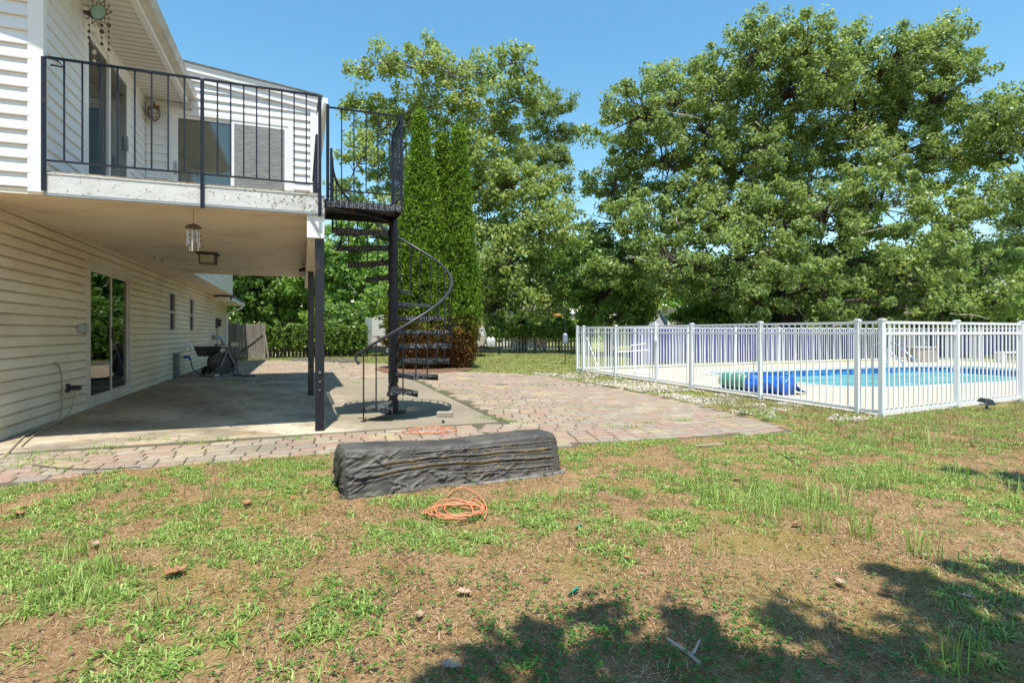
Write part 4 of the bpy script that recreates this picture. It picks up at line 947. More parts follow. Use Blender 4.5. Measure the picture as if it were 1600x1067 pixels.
# fallen leaves: lobed, curled
M['dryleaf'] = mat('dry_oak_leaf', (.36, .17, .075), (.22, .10, .045), 30, .7)
M['paleleaf'] = mat('pale_dry_leaf', (.42, .29, .20), (.30, .2, .13), 30, .7)
def leafshape(x, y, L, rot, seed):
    rr = random.Random(seed); lob = [(0, 0)]; n = 5
    out_ = [(0, .0), (.10, .06), (.22, .30), (.30, .14), (.42, .42), (.52, .17), (.68, .33), (.74, .13), (1.0, .02)]
    pts = out_ + [(a, -b*rr.uniform(.7, 1.1)) for a, b in out_[-2:0:-1]]
    vs = []; cu = rr.uniform(.3, .9)
    for a, b in pts:
        px = a*L; py = b*L; z = .012 + cu*L*(abs(b)**1.5*1.1 + (a-.5)**2*.7)
        X_ = x+px*math.cos(rot)-py*math.sin(rot); Y_ = y+px*math.sin(rot)+py*math.cos(rot); vs.append((X_, Y_, gz(x, y)+z+.008))
    m = MB(); n = len(vs); c = (x+L*.5*math.cos(rot), y+L*.5*math.sin(rot), gz(x, y)+.016); m.add(vs+[c], [(i, (i+1) % n, n) for i in range(n)])
    m.add([(a, b, z-.0015) for a, b, z in vs+[c]], [((i+1) % n, i, n) for i in range(n)]); return m
for i, (px, py, L, m_, lab) in enumerate(((712, 938, .075, 'paleleaf', 'curled pale oak leaf on the bare ground below the orange cord'), (255, 918, .12, 'dryleaf', 'large folded brown leaf on the lawn at lower left'),
    (30, 806, .10, 'dryleaf', 'brown leaf near the left edge, upper of two close together'), (33, 816, .10, 'dryleaf', 'brown leaf near the left edge, lower of two close together'), (388, 795, .10, 'dryleaf', 'narrow reddish leaf in the grass left of the tarp'),
    (150, 858, .07, 'paleleaf', 'pale leaf on the lawn at left between grass tufts'), (218, 778, .05, 'dryleaf', 'small tan leaf in the grass near the paving at left'), (452, 790, .045, 'dryleaf', 'small orange leaf just left of the tarp'),
    (655, 985, .06, 'paleleaf', 'pale twisted leaf left of the tree shade'), (688, 1056, .08, 'paleleaf', 'grey leaf in the shade at the bottom edge'), (1320, 934, .07, 'paleleaf', 'pale leaf in the sunlit gap between two shadows at right'),
    (1372, 942, .07, 'dryleaf', 'brown leaf beside the pale one between the shadows at right'), (1252, 832, .07, 'dryleaf', 'brown leaf at the foot of the tall grass tufts'), (1445, 886, .06, 'paleleaf', 'bluish white leaf in the shade at right'),
    (1527, 958, .07, 'paleleaf', 'pale leaf in the right hand shade beside the grass'), (985, 888, .05, 'dryleaf', 'tiny brown leaf near the centre of the dry lawn'), (1145, 758, .06, 'dryleaf', 'brown leaf in the grass in front of the paving tip'))):
    x, y = G(px, py); single('fallen_leaf', leafshape(x, y, L, random.uniform(0, 6.28), i), M[m_], lab, 'leaf', (x, y, .01), group='dry leaves on the lawn')
x, y = G(1078, 1040); z = gz(x, y)+.012
single('forked_twig', MB().tube([(x-.06, y+.06, z+.02), (x-.01, y+.02, z), (x+.015, y-.05, z)], [.004, .006, .007], 6).tube([(x+.05, y+.05, z+.02), (x+.01, y+.0, z)], [.003, .005], 6), M['dead'], 'grey forked twig in the shade at the bottom edge', 'twig', (x, y, z))
x, y = G(1110, 703); z = gz(x, y)+.02
single('wood_stick', MB().tube([(x-.15, y-.02, z), (x+.15, y+.04, z+.01)], .007, 6), M['dead'], 'pale straight stick on the grass below the paving edge', 'stick', (x, y, z))

# ------------------------------------------------------------------ balcony hangings and lamps
def hang(u, v, zt, zb, mb, r=.0025): mb.tube([(u, v, zt), (u, v, zb)], r, 5)
t = thing('sun_ornament', 'wire sun ornament with a pale green glass centre and hanging shells under the eave', 'ornament', (-2.02, 7.1, 4.3))
u, v = -2.02, 7.1; zc = 4.50
def face(a, r): return (u + r*math.cos(a)*CA*1 , v - r*math.cos(a)*SA, zc + r*math.sin(a))    # faces the yard
n = 12
mb = MB(); pts = []
for k in range(2*n+1):
    a = PI*k/n; pts.append(face(a, .145 if k % 2 == 0 else .085))
mb.tube(pts, .0055, 6); mb.tube([face(2*PI*k/30, .083) for k in range(31)], .004, 6); mb.build('wire_star', M['copper'], t)
mb = MB(); ring = [face(2*PI*k/30, .078) for k in range(30)]; ring2 = [(a-.004*SA, b-.004, c) for a, b, c in ring]; mb.add(ring+ring2, [tuple(range(30)), tuple(range(59, 29, -1))]+[(i, (i+1) % 30, 30+(i+1) % 30, 30+i) for i in range(30)]); mb.build('glass_disc', mat('sea_glass', (.30, .52, .44), (.22, .42, .38), 14, .2), t)
mb = MB(); hang(u, v, 4.67, zc+.145, mb); mb.tube([(u-.05, v+.02, zc+.12), (u-.03, v+.01, zc+.19), (u+.03, v-.01, zc+.19), (u+.05, v-.02, zc+.12)], .003, 5); mb.build('hook_wire', M['copper'], t)
for k, (du, ln) in enumerate(((-.10, .24), (-.045, .42), (.035, .24), (.11, .30))):
    mb = MB(); q = (u+du*CA, v-du*SA); hang(q[0], q[1], zc-.06, zc-.10-ln, mb, .002)
    for z in np.linspace(zc-.14, zc-.10-ln, 5 if k % 2 else 4):
        R_ = random.choice((.011, .016, .022)); mb.lathe([(0, z-R_*1.4), (R_, z-R_*.4), (R_*.9, z+R_*.5), (0, z+R_*1.3)], q, 8)
    mb.build('bead_string', M['copper'] if k != 1 else M['shell'], t)
u, v = W(0, 0)[:2]
uc = -1.40; vc = 10.1
t = thing('ceiling_lantern', 'black square lantern mounted flush on the underside of the balcony', 'lantern', (uc, vc, 2.38))
mb = MB(); mb.box(uc-.15, uc+.15, vc-.15, vc+.15, 2.335, 2.369); 
for a in (-.11, .11):
    for b in (-.11, .11): mb.box(uc+a-.008, uc+a+.008, vc+b-.008, vc+b+.008, 2.19, 2.335)
for a in (-.11, .11): mb.box(uc-.11, uc+.11, vc+a-.006, vc+a+.006, 2.185, 2.20); mb.box(uc+a-.006, uc+a+.006, vc-.11, vc+.11, 2.201, 2.215)
mb.build('frame', M['black'], t)
mb = MB(); mb.box(uc-.10, uc+.10, vc-.10, vc+.10, 2.205, 2.33); mb.build('lamp_glass', M['lampglass'], t)
# wind chime
u, v = -1.0, 6.50
ux = (302-800)/FPX; Yc = 5.72; u, v = UV(ux*Yc, Yc)
t = thing('wind_chime', 'shell and tube wind chime hanging below the balcony edge', 'wind chime', (u, v, 2.0))
mb = MB(); hang(u, v, 2.37, 2.20, mb, .002)
for z in (2.33, 2.30, 2.25): mb.lathe([(0, z-.008), (.006, z), (0, z+.008)], (u, v), 6)
mb.build('chain', M['copper'], t)
mb = MB(); mb.lathe([(.075, 2.165), (.078, 2.17), (.05, 2.195), (.012, 2.21), (0, 2.21)], (u, v), 18); mb.build('cap', M['copper'], t)
for k in range(8):
    a = 2*PI*k/8; q = (u+.055*math.cos(a), v+.055*math.sin(a)); mb = MB(); L_ = .16+.05*math.sin(k*2.4); mb.tube([(*q, 2.165), (*q, 2.13)], .0015, 4); mb.tube([(*q, 2.13), (*q, 2.13-L_)], .007, 8)
    mb.build('tube', M['lampglass'] if k % 2 else M['shell'], t)
mb = MB()
for k in range(14):
    a = random.random()*6.28; r_ = random.uniform(.02, .09); z = random.uniform(1.98, 2.1); q = (u+r_*math.cos(a), v+r_*math.sin(a)); mb.lathe([(0, z-.008), (.013, z), (0, z+.009)], q, 6)
mb.build('shells', M['copper'], t)
# wall lantern
u, v = -2.10, 9.85
t = thing('wall_lantern', 'aged brass caged lantern on the white wall beside the balcony door', 'lantern', (u, 9.97, 4.4))
mb = MB(); mb.lathe([(.0, 4.46), (.045, 4.46), (.05, 4.48), (.03, 4.50), (0, 4.50)], (u, 9.93), 12); mb.tube([(u, 9.97, 4.50), (u, 9.93, 4.57), (u, 9.87, 4.60), (u, v, 4.55)], .008, 6); mb.box(u-.05, u+.05, 9.95, 9.975, 4.40, 4.58); mb.build('bracket', M['brass'], t)
mb = MB(); mb.lathe([(.075, 4.485), (.08, 4.49), (.03, 4.54), (0, 4.55)], (u, v), 14); mb.build('hood', M['brass'], t)
mb = MB(); mb.lathe([(.0, 4.32), (.04, 4.33), (.065, 4.38), (.07, 4.43), (.06, 4.48)], (u, v), 14); mb.build('globe', M['lampglass'], t, smooth=True)
mb = MB()
for k in range(8): a = 2*PI*k/8; mb.tube([(u+r_*math.cos(a), v+r_*math.sin(a), z) for r_, z in ((.01, 4.305), (.05, 4.325), (.08, 4.38), (.085, 4.43), (.072, 4.487))], .004, 5)
for r_, z in ((.084, 4.40), (.066, 4.345)): mb.tube([(u+r_*math.cos(2*PI*k/20), v+r_*math.sin(2*PI*k/20), z) for k in range(21)], .004, 5)
mb.build('cage', M['copper'], t)
u, v = UV(*AT(473, 421, 10.2)[:2])
t = thing('security_camera', 'small dark camera under the balcony ceiling next to the beam', 'camera', (u, v, 2.3))
mb = MB(); mb.box(u-.01, u+.01, v-.01, v+.01, 2.26, 2.369); mb.build('bracket', M['brass'], t)
mb = MB(); mb.tube([(u-.05, v-.05, 2.22), (u+.05, v+.05, 2.26)], [.028, .034], 10); mb.build('housing', M['black'], t)
u, v = UW+.62, 7.3
single('eave_camera', MB().tube([(UU+.03, 7.36, 4.60), (UU+.10, 7.34, 4.57), (UU+.14, 7.30, 4.55)], [.02, .03, .034], 8), M['black'], 'tiny black camera at the top corner of the side balcony door', 'camera', (UU+.03, 7.36, 4.6), 'H')
for (px, py, lab) in ((240, 400, 'small ceiling hook under the balcony, left of two'), (252, 405, 'small ceiling hook under the balcony, right of two')):
    Yh = 1.27*FPX/(HZ-py); u, v = UV((px-800)/FPX*Yh, Yh)
    single('ceiling_hook', MB().tube([(u, v, 2.369), (u, v, 2.35), (u+.02, v, 2.335), (u+.03, v, 2.35)], .007, 5), M['black'], lab, 'hook', (u, v, 2.35), 'H', group='hooks under the balcony')

# ------------------------------------------------------------------ hose reel cart
u, v = -1.83, 15.45
t = thing('hose_reel', 'wheeled hose reel cart with coiled hose parked by the house wall', 'hose reel', (u, v, .02))
mb = MB()
for s in (-.24, .24):
    mb.bar((u+s, v-.28, .04), (u+s, v+.02, .72), .04, .05); mb.bar((u+s, v+.30, .04), (u+s, v+.02, .60), .04, .05); mb.bar((u+s, v-.28, .05), (u+s, v+.30, .05), .04, .05)
mb.bar((u-.24, v+.0, .70), (u+.24, v+.0, .70), .03, .03); mb.tube([(u-.18, v-.0, .72), (u-.18, v-.1, .78), (u+.18, v-.1, .78), (u+.18, v, .72)], .014, 6)
mb.build('frame', mat('grey_cart_frame', (.20, .19, .17), (.1, .1, .09), 6, .6), t)
for s in (-.2, .2):
    mb = MB(); mb.tube([(u+s-.015, v, .34), (u+s+.015, v, .34)], .27, 24); mb.build('reel_flange', M['black'], t)
mb = MB()
for k in range(9):
    for r_ in (.14, .19, .235):
        x_ = u-.17+k*.042; mb.tube([(x_, v+r_*math.cos(a), .34+r_*math.sin(a)) for a in np.linspace(0, 2*PI, 22)], .021, 6, cap=False)
mb.build('coiled_hose', mat('tan_hose', (.30, .22, .14), (.08, .11, .13), 5, .45), t, smooth=True)
for s in (-.29, .29):
    mb = MB(); mb.tube([(u+s-.02, v-.24, .14), (u+s+.02, v-.24, .14)], .12, 18); mb.build('wheel', M['black'], t)
mb = MB(); mb.box(u-.5, u-.1, v-.36, v-.04, .50, .53); mb.add([(u-.5, v-.36, .53), (u-.1, v-.36, .53), (u-.1, v-.04, .53), (u-.5, v-.04, .53), (u-.56, v-.42, .74), (u-.04, v-.42, .74), (u-.04, v+.0, .74), (u-.56, v+.0, .74)], [(0,1,5,4),(1,2,6,5),(2,3,7,6),(3,0,4,7)])
mb.build('basket', M['black'], t)
mb = MB(); mb.box(u-.02, u+.42, v-.42, v-.3, .03, .09); mb.build('footplate', M['steel'], t, bevel=.01)
t.rotation_euler = (0, 0, TH-.95)
mb = MB(); mb.tube([(u+.2, v+.2, .3), (u+.34, v+.1, .2), (u+.5, v+.0, .06), (u+.8, v+.05, .045), (u+1.0, v+.25, .045)], .02, 6); mb.build('loose_hose', M['rubber'], t, smooth=True)
mb = MB(); mb.box(u+.06, u+.2, v+.10, v+.3, .74, .84); mb.tube([(u+.13, v+.2, .70), (u+.13, v+.2, .74)], .03, 8); mb.build('hose_nozzle', M['cordtan'], t)

# ------------------------------------------------------------------ far yard: fences, campers, shed, houses, bird feeder
def picket(t, A, B, h, wdt, gap, m, pointy=True, jit=.03, thick=.02):
    A = Vector(A); B = Vector(B); L = (B-A).length; d = (B-A)/L; n = Vector((-d.y, d.x)); s = 0; mb = MB()
    while s < L-wdt:
        hh = h+random.uniform(-jit, jit); p = A+d*s; q = A+d*(s+wdt); mid = (p+q)/2; tl = random.uniform(-.015, .015)
        pl = [(p, .03), (q, .03), (q+d*tl, hh-.06 if pointy else hh), (mid+d*tl, hh), (p+d*tl, hh-.06 if pointy else hh)]
        vs = [(*a, z) for a, z in pl] + [(*(a+n*thick), z) for a, z in pl]
        mb.add(vs, [(0,1,2,3,4), (9,8,7,6,5)] + [(i, 5+i, 5+(i+1) % 5, (i+1) % 5) for i in range(5)]); s += wdt+gap
    mb.build('pickets', m, t)
    for z in (.3, h-.35):
        mb = MB(); mb.bar((*(A+n*(thick+.02)), z), (*(B+n*(thick+.02)), z), .04, .07); mb.build('rail', m, t)
ga = AT(373, 560, 22.5)[:2]; gb = AT(413, 560, 21.8)[:2]
t = thing('fence_gate', 'weathered grey picket gate standing ajar beside the house corner', 'gate', (*ga, 0), 'W')
picket(t, ga, gb, 1.42, .11, .035, M['wood'])
A_ = Vector(ga); B_ = Vector(gb); dd = (B_-A_).normalized(); mb = MB(); mb.bar((*(A_+dd*.1), .32), (*(B_-dd*.05), 1.05), .05, .08); mb.bar((*(B_+dd*.02), .0), (*(B_+dd*.0), 1.40), .03, .07); mb.bar((*(B_+dd*.02), 1.0), (*(B_+dd*.22), .1), .04, .05); mb.build('brace', M['wood'], t)
pa = AT(371, 560, 22.6)[:2]; mb = MB(); mb.bar((*pa, 0), (*pa, 1.46), .10, .10); mb.build('post', M['wood'], t)
mb = MB(); mb.lathe([(.05, 1.46), (.03, 1.50), (.05, 1.54), (.0, 1.62)], pa, 8); mb.build('finial', M['wood'], t)
t = thing('board_fence', 'dark weathered board fence section tight against the house corner', 'fence', (-11.2, 22.7, 0), 'W')
picket(t, AT(352, 560, 23.0)[:2], AT(371, 560, 22.7)[:2], 1.50, .13, .008, M['wood'])
t = thing('picket_fence', 'grey picket fence overgrown with vines behind the paved yard', 'fence', (*AT(414, 560, 23.6)[:2], 0), 'W')
picket(t, AT(414, 560, 23.6)[:2], AT(580, 560, 25.5)[:2], 1.25, .10, .05, M['wood'])
t = thing('picket_fence', 'pale grey picket fence under vines at the back of the lawn', 'fence', (*AT(745, 552, 29.2)[:2], 0), 'W')
M['wood2'] = mat('pale_picket_wood', (.55, .50, .42), (.38, .33, .27), 2.5, .9, bump=.2, bscale=12, st=(5, 5, .6))
picket(t, AT(740, 552, 29.6)[:2], AT(925, 552, 29.2)[:2], 1.0, .10, .065, M['wood2'])
# campers
def camper(label, X0, X1, Yf, nose, dep=2.2, H0=.42, H1=1.86):
    """body outline in X,Z; nose: +1 points right, -1 left"""
    L = X1-X0; t = thing('camper_trailer', label, 'camper', ((X0+X1)/2, Yf+dep/2, 0), 'W', 'camper trailers parked at the back')
    def ox(a): return X0 + a if nose > 0 else X1 - a       # a measured from the tail
    pr = [(0, H0), (L-.30, H0), (L-.05, H0+.10), (L, H0+.35), (L-.10, H0+.75), (L-.28, H1-.18), (L-.48, H1-.04), (L-.75, H1), (.1, H1), (0, H1-.1)]
    vs = [(ox(a), Yf, z) for a, z in pr] + [(ox(a), Yf+dep, z) for a, z in pr]; n = len(pr)
    fs = [tuple(range(n)), tuple(range(2*n-1, n-1, -1))] + [((i+1) % n, i, n+i, n+(i+1) % n) for i in range(n)]
    if nose < 0: fs = [f_[::-1] for f_ in fs]
    mb = MB(); mb.add(vs, fs); m, nt, p = mk('camper_shell')
    g_ = nt.nodes.new('ShaderNodeNewGeometry'); s_ = nt.nodes.new('ShaderNodeSeparateXYZ'); nt.links.new(g_.outputs['Position'], s_.inputs[0])
    c = _mix(nt, _ramp(nt, s_.outputs[2], .93, .95), (.40, .35, .28), (.56, .55, .48)); nt.links.new(c, p.inputs['Base Color']); p.inputs['Roughness'].default_value = .35
    wv = nt.nodes.new('ShaderNodeTexWave'); wv.wave_type = 'BANDS'; wv.bands_direction = 'Z'; wv.inputs['Scale'].default_value = 4.5; nt.links.new(g_.outputs['Position'], wv.inputs['Vector'])
    b = nt.nodes.new('ShaderNodeBump'); b.inputs['Strength'].default_value = .5; b.inputs['Distance'].default_value = .02; nt.links.new(wv.outputs['Fac'], b.inputs['Height']); nt.links.new(b.outputs[0], p.inputs['Normal'])
    mb.build('body', m, t, bevel=.03)
    mb = MB(); mb.box(*sorted((ox(L-.62), ox(L-.30))), Yf-.012, Yf-.002, .48, .80) if nose > 0 else mb.box(*sorted((ox(L-.75), ox(L-.25))), Yf-.012, Yf-.002, .48, .80)
    mb.build('hatch', mat('pale_hatch', (.55, .54, .48), (.5, .48, .42), 5, .4), t, bevel=.01)
    mb = MB(); mb.box(*sorted((ox(.05), ox(L-.05))), Yf-.006, Yf+dep-.05, .26, .419); mb.build('chassis', M['black'], t)
    for a in (L*.35, L*.35+.62):
        mb = MB(); mb.tube([(ox(a), Yf-.02, .27), (ox(a), Yf+.18, .27)], .27, 22); wh = mb.build('wheel', M['black'], t)
        mb = MB(); mb.tube([(ox(a), Yf-.035, .27), (ox(a), Yf-.02, .27)], .13, 16); mb.build('rim', M['steel'], wh)
    # swoosh emblem on the nose side
    if nose > 0:
        mb = MB(); up = []; lo = []
        for k in range(17):
            s = k/16; a = L-1.05+.62*s+ (.16 if s > .99 else 0)*0; z = 1.02 + .30*s**3.2 ; wd = .055*math.sin(PI*min(1, s*1.02))**.8 + .004
            up.append((ox(a-.05*s), Yf-.008, z+wd)); lo.append((ox(a+.06*s), Yf-.008, z-wd*.6))
        vs = up+lo; n = 17; mb.add(vs, [(i, i+1, n+i+1, n+i) for i in range(n-1)]); mb.add([(x, y+.004, z) for x, y, z in vs], [(i+1, i, n+i, n+i+1) for i in range(n-1)])
        mb.build('emblem', M['black'], t)
    mb = MB()
    for a in (.14, .32):
        mb.lathe([(0, .42), (.10, .42), (.115, .46), (.115, .74), (.08, .82), (.03, .84), (.03, .88), (0, .88)], (ox(L+a), Yf+dep/2-.6), 14)
    mb.build('gas_bottles', mat('gas_bottle_paint', (.55, .56, .53) if nose > 0 else (.10, .16, .22), None, 5, .4), t, smooth=True)
    mb = MB(); mb.bar((ox(L-.2), Yf+.5, .36), (ox(L+.75), Yf+dep/2, .36), .08, .10); mb.bar((ox(L-.2), Yf+dep-.5, .36), (ox(L+.75), Yf+dep/2, .36), .08, .10); mb.bar((ox(L+.6), Yf+dep/2, .04), (ox(L+.6), Yf+dep/2, .62), .06, .06); mb.lathe([(0, .6), (.09, .62), (.11, .70), (.09, .70), (0, .66)], (ox(L+.6), Yf+dep/2), 10)
    mb.build('tow_hitch', M['black'], t)
    if nose < 0:
        mb = MB()
        for k in range(11): mb.box(X0-.012, X0+.3, Yf-.015, Yf-.003, .60+k*.105, .675+k*.105)
        mb.build('ribbed_panel', mat('ribbed_grey', (.40, .43, .40), (.34, .37, .35), 5, .4), t)
camper('camper trailer at left with ribbed corner panel and its hitch toward the hedge', AT(571, 520, 25)[0], AT(571, 520, 25)[0]+2.6, 25, -1)
camper('camper trailer with rounded nose and dark swoosh emblem, right of the tall evergreens', AT(758, 520, 24.5)[0]-2.2, AT(758, 520, 24.5)[0], 24.5, 1)
# shed roof over the hedge
x, y, z = AT(428, 509, 33)
t = thing('garden_shed', 'small tan shed with a red-edged roof showing above the ivy hedge', 'shed', (x, y, 0), 'W')
mb = MB(); mb.box(x-1.6, x+1.3, y, y+2.4, 0, 1.30); mb.add([(x-1.6, y, 1.3), (x+1.3, y, 1.3), (x-.3, y, 1.62), (x-1.6, y+2.4, 1.3), (x+1.3, y+2.4, 1.3), (x-.3, y+2.4, 1.62)], [(0, 1, 2), (5, 4, 3)]); mb.build('wall', mat('tan_shed_wall', (.45, .38, .28), None, 4, .7), t)
mb = MB(); mb.bar((x-1.9, y-.15, 1.26), (x-.3, y-.15, 1.66), .05, .06); mb.bar((x-.3, y-.15, 1.66), (x+1.6, y-.15, 1.26), .05, .06); mb.build('trim', mat('red_trim', (.25, .06, .04), None, 4, .6), t)
mb = MB(); mb.add([(x-1.9, y-.12, 1.29), (x-.3, y-.12, 1.69), (x+1.6, y-.12, 1.29), (x-1.9, y+2.5, 1.29), (x-.3, y+2.5, 1.69), (x+1.6, y+2.5, 1.29)], [(0, 1, 4, 3), (1, 2, 5, 4)]); mb.build('roof', mat('pale_shed_roof', (.42, .40, .38), None, 4, .8), t)
# neighbour houses glimpsed between trees
x, y, z = AT(812, 510, 40)
t = thing('neighbour_house', 'white house wall glimpsed behind the trees above the back picket fence', 'house', (x, y, 0), 'W')
mb = MB(); mb.box(x-5, x+1.2, y, y+6, 0, 2.1); mb.build('wall', M['siding'], t)
mb = MB(); mb.add([(x-5.3, y-.3, 2.1), (x+1.5, y-.3, 2.1), (x+1.5, y+3, 3.1), (x-5.3, y+3, 3.1)], [(0, 1, 2, 3)]); mb.add([(x-5.3, y-.3, 2.05), (x+1.5, y-.3, 2.05), (x+1.5, y+3, 3.05), (x-5.3, y+3, 3.05)], [(3, 2, 1, 0)]); mb.build('roof', M['roof'], t)
for dx in (-3.2, -1., .2):
    mb = MB(); mb.box(x+dx, x+dx+.55, y-.03, y-.002, .9, 1.75); fr = mb.build('window', M['trim'], t); mb = MB(); mb.box(x+dx+.05, x+dx+.5, y-.036, y-.031, .95, 1.7); mb.build('pane', M['darkroom'], fr)
x, y, z = AT(1050, 500, 44)
t = thing('neighbour_house', 'grey-roofed tan house glimpsed above the pool gate', 'house', (x, y, 0), 'W')
mb = MB(); mb.box(x-.3, x+4, y, y+5, 0, 2.75); mb.box(x-4, x-.3, y+.5, y+5, 0, 1.6); mb.build('wall', mat('tan_house_wall', (.50, .46, .36), (.45, .41, .32), 4, .8), t)
mb = MB(); mb.box(x-.5, x+4.2, y-.3, y+5.2, 2.75, 2.9); mb.add([(x-4.3, y-.1, 1.55), (x-.32, y-.1, 1.55), (x-.32, y+3, 2.9), (x-4.3, y+3, 2.9), (x-4.3, y+.1, 1.5), (x-.32, y+.1, 1.5)], [(0, 1, 2, 3), (4, 5, 1, 0)]); mb.build('roof', mat('grey_roof', (.22, .22, .24), (.16, .16, .17), 8, .9), t)
mb = MB(); mb.box(x-.34, x-.22, y-.04, y-.002, 1.6, 2.74); mb.box(x-.2, x+3.9, y-.04, y-.002, 2.62, 2.74); mb.build('trim_board', M['trim'], t)
# bird feeder pole
x, y = AT(883, 560, 18.8)[:2]
t = thing('bird_feeder_pole', 'black shepherd hook pole on the back lawn near the fence corner', 'pole', (x, y, 0), 'W')
mb = MB(); mb.tube([(x, y, 0), (x, y, 2.25)], .016, 8); mb.build('pole', M['black'], t)
for sg, zz in ((1, 1.9), (-1, 1.75)):
    mb = MB(); mb.tube([(x, y, zz-.15), (x+sg*.06, y, zz), (x+sg*.16, y, zz+.08), (x+sg*.24, y, zz+.04), (x+sg*.25, y, zz-.03)], .009, 6); mb.build('arm', M['black'], t)
t = thing('bird_feeder', 'small hanging lantern-shaped bird feeder on the right arm of the pole', 'bird feeder', (x+.25, y, 1.65), 'W')
mb = MB(); mb.lathe([(.11, 1.72), (.05, 1.80), (0, 1.86)], (x+.25, y), 10); mb.build('roof', M['steel'], t); mb = MB(); mb.lathe([(.0, 1.5), (.07, 1.5), (.055, 1.53), (.05, 1.715), (0, 1.715)], (x+.25, y), 10); mb.build('seed_tube', M['brick'], t)
t = single('bird_feeder', MB().lathe([(0, 1.62), (.17, 1.64), (.18, 1.67), (.05, 1.71), (.0, 1.72)], (x-.25, y), 14), mat('orange_glass', (.6, .24, .08), None, 5, .3), 'shallow orange dish feeder on the left arm of the pole', 'bird feeder', (x-.25, y, 1.65))
t = single('bird_feeder', MB().lathe([(0, .70), (.08, .71), (.09, .76), (.085, 1.0), (.05, 1.05), (0, 1.06)], (x, y), 14), mat('grey_blue_tube', (.25, .28, .36), (.18, .2, .27), 9, .4), 'grey-blue cylinder feeder low on the pole', 'bird feeder', (x, y, .7))
for (px, py, s_, lab) in ((431, 557, .12, 'white rock in the grass below the ivy hedge, left one'), (437, 558, .10, 'white rock in the grass below the ivy hedge, right one'), (733, 573, .16, 'grey rock at the edge of the mulch right of the evergreens')):
    x, y = G(px, py); mb = MB(); mb.lathe([(0, 0), (s_, .01), (s_*.95, s_*.5), (s_*.5, s_*.9), (0, s_)], (x, y), 7)
    mb.v = [(a+random.uniform(-.2, .2)*s_, b+random.uniform(-.2, .2)*s_, c) for a, b, c in mb.v]; single('rock', mb, M['conc'] if px > 700 else M['trim'], lab, 'rock', (x, y, 0))
# ------------------------------------------------------------------ foliage
def leafmesh(C_, ln, wd, up=.5, rng=RG, tdir=None, tw=1.0, nd=None):
    n = len(C_); nr = rng.normal(size=(n, 3))*.8; nr[:, 2] = nr[:, 2]*.9+up*.7
    if nd is not None: nr = nr + nd
    nr /= np.linalg.norm(nr, axis=1, keepdims=True)
    t = rng.normal(size=(n, 3))*tw
    if tdir is not None: t = t + tdir
    t -= nr*np.sum(t*nr, 1, keepdims=True); t /= np.linalg.norm(t, axis=1, keepdims=True)+1e-9
    b = np.cross(nr, t); ln = (ln*rng.uniform(.6, 1.35, n))[:, None]; wd = (wd*rng.uniform(.6, 1.35, n))[:, None]
    v = np.stack([C_-t*ln*.5, C_+b*wd*.5-t*ln*.05, C_+t*ln*.5-nr*ln*.12, C_-b*wd*.5-t*ln*.05], 1).reshape(-1, 3)
    f = np.arange(4*n).reshape(n, 4); return v, f, np.repeat(rng.random(n), 4)
def clumps(lobes, dens, cr, leaves, rng=RG, shell=.5, flat=.75):
    """lobes: (centre, radius) -> clump centres on/in the lobes, then leaf centres"""
    cs = []; owner = []
    for i, (c, r) in enumerate(lobes):
        r = np.atleast_1d(np.asarray(r, float)); rv = np.array([r[0], r[0], r[0]*.8]) if len(r) == 1 else r
        k = max(4, int(dens*rv[0]*rv[2]*4)); d = rng.normal(size=(k, 3)); d /= np.linalg.norm(d, axis=1, keepdims=True)
        q = d*(shell+(1-shell)*rng.random((k, 1))**.6)*(1+.18*rng.normal(size=(k, 1))); cs.append(np.asarray(c)+q*rv); owner += [i]*k
    cs = np.concatenate(cs); n = len(cs); per = rng.integers(int(leaves*.6), int(leaves*1.4), n); ids = np.repeat(np.arange(n), per)
    o = rng.normal(size=(len(ids), 3)); o /= np.linalg.norm(o, axis=1, keepdims=True); o *= (rng.random((len(ids), 1))**.5)*np.array([1, 1, flat])
    cen = np.array([np.asarray(lobes[k][0]) for k in owner]); od = cs-cen; od /= np.linalg.norm(od, axis=1, keepdims=True)+1e-9
    sc = rng.uniform(.6, 1.35, n)[ids][:, None]
    global NDIR; NDIR = o*1.1+od[ids]*.35; return cs, owner, cs[ids]+o*cr*.85*sc
def limb(mb, a, b, r0, r1, n=7, sag=.0, seed=0, side=6, wob=.05):
    rr = random.Random(seed); a = Vector(a); b = Vector(b); L = (b-a).length; pts = []; rs = []
    m = a.lerp(b, .5)+Vector((rr.uniform(-1, 1), rr.uniform(-1, 1), rr.uniform(-.2, .8)+sag))*L*.13
    for i in range(n):
        t = i/(n-1); p = a*(1-t)**2+m*2*t*(1-t)+b*t*t
        if 0 < i < n-1: p += Vector((rr.uniform(-1, 1), rr.uniform(-1, 1), rr.uniform(-1, 1)))*L*wob*.4
        pts.append(p); rs.append(r0+(r1-r0)*t)
    mb.tube(pts, rs, side, cap=False); return pts
